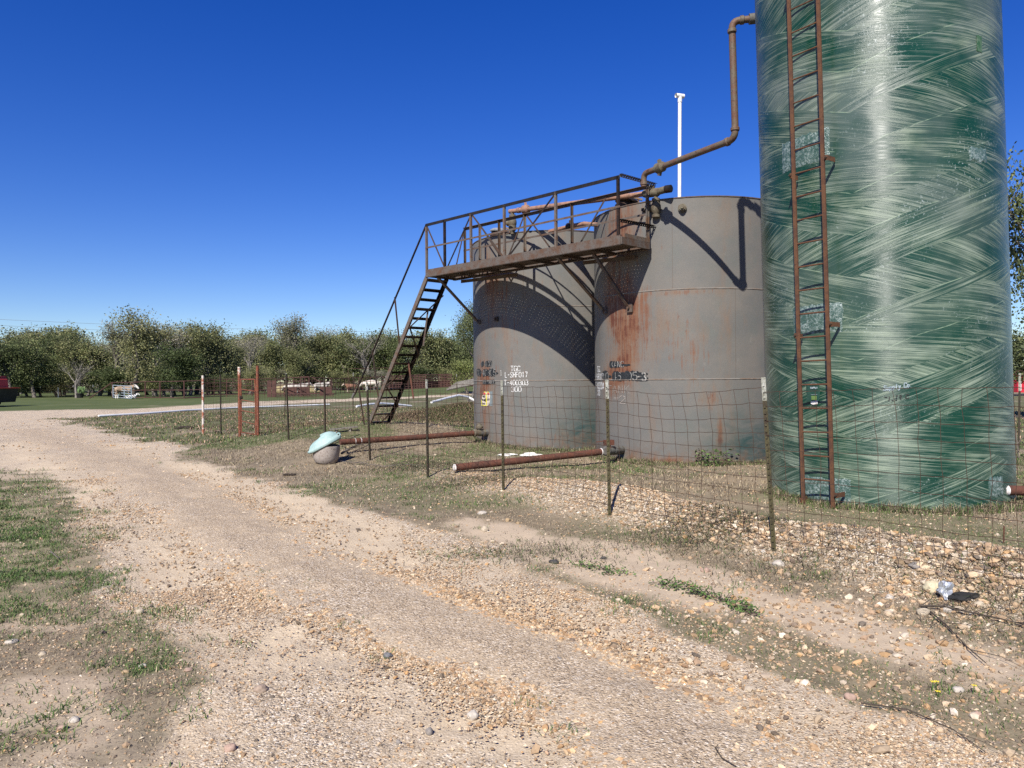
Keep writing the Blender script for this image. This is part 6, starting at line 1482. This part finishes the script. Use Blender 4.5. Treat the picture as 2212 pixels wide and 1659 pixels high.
def make_trailer():
    d = 52.0; r = thing('dump_trailer', at(-30, 876, d), 'red hopper on a dark wide-topped trailer at the left edge of the picture', 'trailer')
    def P(px, py, dd=0): return at(px - 36, py, d + dd)
    def prism(prof, y0, y1, name, mat):
        mb = MB(); n = len(prof); vs = [P(px, py, y0) for px, py in prof]; vs2 = [v + Vector((0, y1 - y0, 0)) for v in vs]
        mb.add(vs + vs2, [tuple(range(n)), tuple(range(n, 2 * n))[::-1]] + [(i, (i + 1) % n, n + (i + 1) % n, n + i) for i in range(n)]); return mb.build(name, mat, r)
    prism([(-95, 839), (31, 839), (24, 870), (-80, 870)], 0, 2.2, 'tub', M['blackpaint'])
    prism([(-97, 837.6), (32.5, 837.6), (32, 840), (-96, 840)], -.08, 2.28, 'rim', M['redpaint'])
    prism([(-60, 813.5), (13, 813.5), (17.5, 815), (22, 820), (24.5, 838), (-70, 838)], .35, 1.8, 'hopper', M['redpaint'])
    prism([(-62, 812), (16.5, 812), (17, 815), (-62, 815)], .28, 1.85, 'hopper_lid', M['redpaint'])
    for yy in (-.15, 2.0):
        c = at(-52, 873, d) + Vector((0, yy, 0)); c.z = hz(c.x, c.y) + .38
        mb = MB(); mb.lathe([(.16, -.1), (.34, -.11), (.38, -.07), (.38, .07), (.34, .11), (.16, .1)], c, (0, 1, 0), 20); w = mb.build('wheel', M['rubber'], r, smooth=True)
        mb = MB(); mb.lathe([(.03, -.08), (.16, -.06), (.16, .06), (.03, .08)], c, (0, 1, 0), 14); mb.build('rim', M['steel_gray'], w, smooth=True)
    mb = MB(); mb.bar(at(-126, 869.5, d + 1), at(-24, 869.5, d + 1), .9, .12); mb.build('chassis', M['blackpaint'], r)
    # potted cactus out on the lawn
    g = far_pt(173, 859.5); r = thing('potted_cactus', g, 'prickly pear cactus in a black pot on the far lawn', 'potted plant')
    mb = MB(); mb.lathe([(.30, 0), (.40, .42), (.43, .45), (.43, .5), (.36, .5), (.3, .3)], g, n=14); mb.build('pot', M['blackpaint'], r)
    mc = worn('cactus_green', (.10, .17, .06), (.16, .22, .08), None, 6, rough=.7); mb = MB()
    for k in range(11): a = rnd.uniform(0, PI); mb.blob((g.x + .12 + rnd.uniform(-.35, .45), g.y + rnd.uniform(-.2, .2), g.z + .65 + rnd.uniform(-.1, .5)), .17, seed=k, sub=2, amp=.1, sx=1, sy=.25, sz=1.25, rz=a)
    mb.build('pads', mc, r, smooth=True)
    # far field fence with white-tipped posts
    r = thing('field_fence', far_pt(48, 858), 'thin field fence with white-tipped posts in front of the left trees', 'fence')
    bs = []
    for px, w in ((-40, 1), (6, 0), (47, 1), (88, 1), (125.5, 0), (158.5, 1), (201, 1)):
        b = far_pt(px, 859); b.z = hz(b.x, b.y); t_ = b + ZZ * 1.45; bs.append((b, t_)); tpost(b, t_, r, M['galvgate'] if px == 125.5 else M['tpost_dark'], M['pvc'] if w else M['tpost_dark'], tip=.25, studs=False)
    for z in (.3, .6, .9, 1.2, 1.4):
        mb = MB(); mb.tube([b + ZZ * z for b, _ in bs], .008, 3, cap=False); mb.build('wire', M['wire'], r)
make_trailer()
# guy wire stub off the left edge throws the dark line on the road
def make_guy():
    a = Vector((-13.6, 15.2, hz(-13.6, 15.2))); r = thing('anchor_rod', a, 'slanting dark pipe stay planted beside the road just outside the left edge', 'stay')
    mb = MB(); mb.tube([a - ZZ * .2, a + Vector((-1.6, .6, 2.4))], .05, 10); mb.build('rod', M['steel_dark'], r, smooth=True)
make_guy()
def make_wires():
    for i, (pl, pr_, lab) in enumerate((((-60, 687), (1090, 718), 'upper thin power cable crossing the sky above the trees'), ((-60, 700), (1090, 732), 'lower thin power cable just above the treetops'))):
        a = at(*pl, 150); b = at(*pr_, 185); pts = [a.lerp(b, k / 12) - ZZ * (4 * (k / 12) * (1 - k / 12)) * .8 for k in range(13)]
        mb = MB(); mb.tube(pts, .022, 4, cap=False); tag(mb.build('power_cable', M['steel_gray'], None, origin=a), lab, 'cable')
make_wires()

# ------------------------------------------------------------------ trees
def leafmat(name):
    t = NT(name); c = t.attr('tint'); oi = t.n('ShaderNodeObjectInfo')
    c = t.mix(t.math('MULTIPLY', oi.outputs['Random'], .35), c, (.10, .11, .06))
    t.set(t.b, 'Base Color', c); t.b.inputs['Roughness'].default_value = .65; t.b.inputs['Specular IOR Level'].default_value = .25
    tr = t.n('ShaderNodeBsdfTranslucent'); t.L.new(c, tr.inputs[0]); ms = t.n('ShaderNodeMixShader'); ms.inputs[0].default_value = .25
    t.L.new(t.b.outputs[0], ms.inputs[1]); t.L.new(tr.outputs[0], ms.inputs[2]); t.L.new(ms.outputs[0], t.N['Material Output'].inputs[0]); return t.m
M['leaf'] = leafmat('tree_leaf'); M['bark'] = worn('bark', (.10, .085, .07), (.17, .15, .125), (.05, .04, .03), 5, rough=.95, bump=.8); M['barkpale'] = worn('pale_bark', (.25, .225, .195), (.17, .15, .13), None, 4, rough=.95)
def tree_proto(seed, h, spread, pal, nleaf, leaf, low=.22, bare=False, flat=.75, twigs=90, trunk_n=1):
    rr = random.Random(seed); mb = MB(); tips = []
    def grow(p, d, L, r, lvl):
        n = 4; pts = [p]; q = p
        for i in range(n):
            d = (d + Vector((rr.uniform(-1, 1), rr.uniform(-1, 1), rr.uniform(-.6, .8))) * .22).normalized(); q = q + d * L / n; pts.append(q)
        r1 = r * .55; mb.tube(pts, [r + (r1 - r) * i / n for i in range(n + 1)], 7 if lvl < 1 else (5 if lvl < 2 else 3), cap=False)
        if lvl >= 3: tips.append((pts[2], .7)); tips.append((q, 1)); return
        for k in range({0: 5, 1: 4, 2: 4}[lvl]):
            i = rr.choice((2, 3, 4)) if lvl else rr.choice((3, 4)); a = rr.uniform(0, 2 * PI); e = rr.uniform(.35, 1.1)
            nd = (d * .5 + Vector((math.cos(a) * e * spread, math.sin(a) * e * spread, rr.uniform(.05, .8)))).normalized()
            grow(pts[i], nd, L * rr.uniform(.58, .82), r1 * rr.uniform(.6, .9), lvl + 1)
        if lvl == 2: tips.append((q, 1))
    for tnk in range(trunk_n):
        off = Vector((rr.uniform(-.5, .5), rr.uniform(-.5, .5), 0)) if trunk_n > 1 else Vector()
        grow(off, Vector((rr.uniform(-.15, .15), rr.uniform(-.15, .15), 1)), h * .36, h * .028, 0)
    zmax = max(t[0].z for t in tips); k = h / zmax * .96
    mb.v = [(x * k, y * k, z * k) for x, y, z in mb.v]; tips = [(t * k, w) for t, w in tips]
    T_ = np.array([t[:] for t, _ in tips]); n = nleaf; g = np.random.RandomState(seed)
    idx = g.randint(0, len(T_), n); sp = h * (.042 if bare else .050)
    Pn = T_[idx] + g.randn(n, 3) * np.array([sp, sp, sp * flat])
    # let some crowns hang low
    lo = g.rand(n) < low; Pn[lo, 2] = Pn[lo, 2] * g.uniform(.35, .8, lo.sum())
    Pn = Pn[Pn[:, 2] > h * .07]; n = len(Pn)
    a = g.randn(n, 3); a /= np.linalg.norm(a, axis=1)[:, None]; b = np.cross(a, g.randn(n, 3)); b /= np.linalg.norm(b, axis=1)[:, None]
    s = (leaf * g.uniform(.5, 1.25, n))[:, None]
    V = np.stack([Pn - a * s, Pn + b * s * .6, Pn + a * s, Pn - b * s * .6], 1).reshape(-1, 3)
    Fq = np.arange(n * 4)
    pal = np.array(pal) * np.array([2.1, 2.0, 2.4]); clump = g.rand(len(T_), 1)[idx[:0]] if False else None
    tone = .65 + .6 * vnoise(Pn[:, 0] * .9 + seed, Pn[:, 2] * .9 + Pn[:, 1] * .7)[:, None]
    C = pal[g.randint(0, len(pal), n)] * tone * g.uniform(.8, 1.2, (n, 1)); C = np.repeat(C, 4, 0)
    return mb, V, Fq, C
PROT = {}
def proto(kind):
    OAK = [(.036, .050, .014), (.052, .068, .020), (.030, .042, .012)]; OLV = [(.115, .120, .042), (.145, .145, .055), (.09, .098, .036)]
    GRY = [(.15, .145, .085), (.12, .12, .07), (.19, .18, .12)]; YEL = [(.10, .12, .028), (.085, .11, .025), (.12, .135, .04)]; MID = [(.075, .092, .028), (.10, .115, .038)]
    spec = {'oak': (3, 9, 1.0, OAK, 13000, .125, .4), 'oak2': (8, 9, 1.15, OAK + MID, 12000, .125, .42), 'olive': (5, 10, .8, OLV, 12000, .115, .35), 'olive2': (21, 9, .9, OLV + MID, 11000, .115, .38),
            'grey': (13, 9, .8, GRY, 3600, .09, .1), 'bare': (17, 9, .85, GRY, 700, .08, .05), 'tallthin': (29, 10, .7, GRY + OLV, 5000, .10, .05), 'yellow': (31, 6, .9, YEL, 6000, .12, .3), 'mid': (37, 9, .9, MID + OLV, 11000, .12, .3), 'near': (41, 9, .7, MID + OAK, 15000, .085, .1)}[kind]
    sd, h, spr, pal, nl, lf, low = spec; bare = kind in ('grey', 'bare', 'tallthin')
    mb, V, Fq, C = tree_proto(sd, h, spr, pal, nl, lf, low, bare)
    r = thing('tree', (0, 0, 0), 'x', 'tree')
    mb.build('trunk', M['barkpale'] if kind in ('bare', 'grey') else M['bark'], r, smooth=2)
    o = np_mesh('crown', V, Fq, 4, M['leaf'], dict(tint=C)); o.parent = r
    return r, h
USED = {}
def tree(kind, px, top, base, d, lab=None, group=None, wide=1.0):
    """a tree whose foot stands d metres away; top is the picture row of its tip"""
    if kind not in PROT: PROT[kind] = proto(kind); r, h = PROT[kind]
    else: r, h = PROT[kind]; r = copy_tree(r)
    p = at(px, base, d); z = hz(p.x, p.y); ht = at(px, top, d).z - z; s = ht / h
    r.location = (p.x, p.y, z - .1); r.rotation_euler = (0, 0, rnd.uniform(0, 6.28)); r.scale = (s * wide, s * wide, s)
    r.name = {'oak': 'oak_tree', 'oak2': 'oak_tree', 'bare': 'bare_tree', 'grey': 'bare_tree'}.get(kind, 'tree')
    for k in ('label', 'group'):
        if k in r: del r[k]
    tag(r, lab, 'tree', group)
TREES = [
 ('oak', 20, 722, 858, 86, 'dark oak behind the red trailer at the left edge', 1.1),
 ('oak2', 75, 728, 858, 88, 'dark spreading oak over the white-tipped field fence', 1.0),
 ('oak', 130, 706, 858, 100, 'tall dark oak crown rising behind the left tree row', .8),
 ('olive2', 172, 722, 858, 92, 'grey-green tree left of the potted cactus', 1.0),
 ('bare', 165, 770, 858, 84, 'small bare grey tree low in front of the left trees', 1.1),
 ('mid', 215, 735, 858, 95, 'green tree just left of the silver gate', 1.0),
 ('tallthin', 252, 690, 858, 90, 'lighter twiggy tree rising left of the tallest olive tree', 1.0),
 ('olive2', 425, 694, 858, 99, 'rounded grey-green tree top above the wide olive-grey tree', 1.0),
 ('olive', 285, 668, 858, 84, 'tallest olive-green tree behind the silver gate', 1.0),
 ('grey', 335, 680, 858, 92, 'pale twiggy tree top beside the tallest olive tree', 1.0),
 ('oak', 372, 736, 860, 80, 'dark round oak shading the left cattle pen', 1.05),
 ('olive', 400, 694, 858, 96, 'wide olive-grey tree right of the dark round oak', 1.05),
 ('olive2', 450, 712, 858, 98, 'olive tree sloping down behind the peeling white post', 1.0),
 ('mid', 490, 728, 856, 102, 'low green tree behind the two red gate posts', 1.0),
 ('grey', 540, 716, 856, 110, 'light twiggy tree between the gate posts and the tall thin tree', .9),
 ('tallthin', 635, 676, 856, 125.6, 'tall open-crowned tree rising alone above the row', .95),
 ('mid', 590, 730, 856, 123.2, 'green tree left of the tall open-crowned tree', 1.0),
 ('olive2', 655, 745, 856, 122, 'low olive tree under the tall open-crowned tree', 1.1),
 ('oak2', 705, 716, 855, 132.8, 'dark green tree above the white cows', .9),
 ('mid', 740, 722, 855, 128, 'yellow-green bushy tree left of the stair handrail', 1.0),
 ('bare', 795, 712, 852, 126.2, 'bare grey tree seen through the handrail', 1.05),
 ('grey', 840, 722, 852, 130.4, 'grey twiggy tree behind the middle of the stair', 1.1),
 ('oak2', 868, 712, 850, 130, 'dark tree top showing between the stair treads', .9),
 ('olive2', 905, 748, 850, 134, 'grey-green tree right of the stair', 1.0),
 ('bare', 930, 728, 848, 130.4, 'bare tree right of the stair with pale branches', .9),
 ('oak2', 965, 712, 845, 128, 'dark-trunked oak left of the farther brown tank', .85),
 ('near', 1040, 640, 848, 82, 'tall leafy tree partly hidden by the farther brown tank', .8),
 ('yellow', 1010, 772, 845, 78, 'bright yellow-green tree against the farther brown tank', 1.0)]
for kd, px, tp_, bs_, d, lab, wd in TREES: tree(kd, px, tp_, bs_, d, lab, None, wd)
kinds = ['oak2', 'olive2', 'mid', 'olive', 'grey', 'oak', 'mid', 'bare']
for k in range(44):
    px = -60 + k * 26 + rnd.uniform(-10, 10); tree(kinds[(k * 5 + 3) % 8], px, rnd.uniform(700, 745), 855, rnd.uniform(126, 150), 'background tree filling the wood behind the front row', 'trees of the wood behind the front row', 1.25)
for k in range(42):
    px = -40 + k * 26 + rnd.uniform(-12, 12); d = rnd.uniform(88, 104) if px < 560 else rnd.uniform(122, 135)
    tree(kinds[(k * 3 + 1) % 8], px, rnd.uniform(782, 812), 856, d, 'scrubby low tree in the undergrowth at the foot of the wood', 'low scrub trees at the foot of the wood', 1.9)
tree('near', 2275, 318, 850, 24, 'leafy tree showing right of the green tank', None, .75)
tree('oak2', 2235, 700, 840, 60, 'dark thicket tree low behind the green tank at the right edge', None, 1.3)
tree('oak2', 2330, 640, 840, 70, 'dark tree beyond the right picture edge', None, 1.2)
# small bare sapling beside the farther tank
def sapling():
    g = at(1012, 858, 44); g.z = hz(g.x, g.y); r = thing('sapling', g, 'small bare white-barked sapling at the left edge of the farther brown tank', 'tree'); mb = MB(); rr = random.Random(5)
    for k in range(9):
        d = Vector((rr.uniform(-.5, .5), rr.uniform(-.3, .3), 1)).normalized(); p = g + Vector((rr.uniform(-.2, .2), 0, 0)); L = rr.uniform(.8, 2.1)
        mb.tube([p, p + d * L * .5 + Vector((rr.uniform(-.1, .1), 0, 0)), p + d * L], [.03, .02, .008], 4)
    mb.build('stems', M['barkpale'], r)
sapling()
# right edge: red shed, post with loop, debris
def right_edge():
    g = at(2235, 812, 70); z = hz(g.x, g.y); g = Vector((g.x, g.y, z))
    r = thing('red_shed', g, 'small bright red shed with white stripes at the right edge', 'shed'); W = lambda n, c: worn(n, c, tuple(x * .85 for x in c), None, 1, rough=.5, bump=0)
    zt = at(2200, 795, 70).z; zb = at(2200, 822, 70).z; zb0 = min(z, zb); mr = W('bright_red', (.55, .03, .05)); xl = at(2198, 800, 70).x
    def box(x0, x1, y0, y1, z0, z1, nm, m):
        mb = MB(); mb.box(((x0 + x1) / 2, (y0 + y1) / 2, (z0 + z1) / 2), x1 - x0, y1 - y0, z1 - z0); return mb.build(nm, m, r)
    box(xl, xl + 4, 70, 73, zb0, zt, 'wall', mr)
    for k in range(4): box(xl + .28 + k * .5, xl + .33 + k * .5, 69.96, 70.0, zb0 + .2, zt - .1, 'white_stripe', M['pvc'])
    box(xl - .2, xl + 4.2, 69.7, 73.3, zt, zt + .1, 'roof', M['steel_dark'])
    b = at(2200, 930, 14.5); b.z = hz(b.x, b.y); t_ = at(2203, 806, 14.5); r = thing('steel_post', b, 'single dark steel post with a wire loop behind the green tank on the right', 'post')
    tpost(b, t_, r, M['tpost_dark'], M['ttip'], tip=.35, name='shaft', studs=False)
    mb = MB(); mb.tube([t_ + Vector((.09 * math.sin(k / 10 * 2 * PI) + .0, 0, .0 + .05 * math.cos(k / 10 * 2 * PI))) for k in range(11)], .008, 5); mb.build('wire_loop', M['wire'], r)
    g = at(2225, 960, 13.0); g.z = hz(g.x, g.y); mb = MB()
    for k in range(26): p = g + Vector((rnd.uniform(-.6, .9), rnd.uniform(-.5, .5), 0)); mb.tube([p, p + Vector((rnd.uniform(-.5, .5), rnd.uniform(-.3, .3), rnd.uniform(.1, .9)))], [.014, .005], 5)
    tag(mb.build('brush_pile', M['twig'], None, origin=g), 'tangle of dry brush behind the green tank at the right edge', 'brush')
    g = ground(2168, 1176); mb = MB(); mb.tube([g, g + Vector((.005, 0, .16))], .006, 6); tag(mb.build('iron_rod', M['redrust'], None, origin=g), 'short rusty rod sticking up from the ground near the right edge', 'rod')
right_edge()
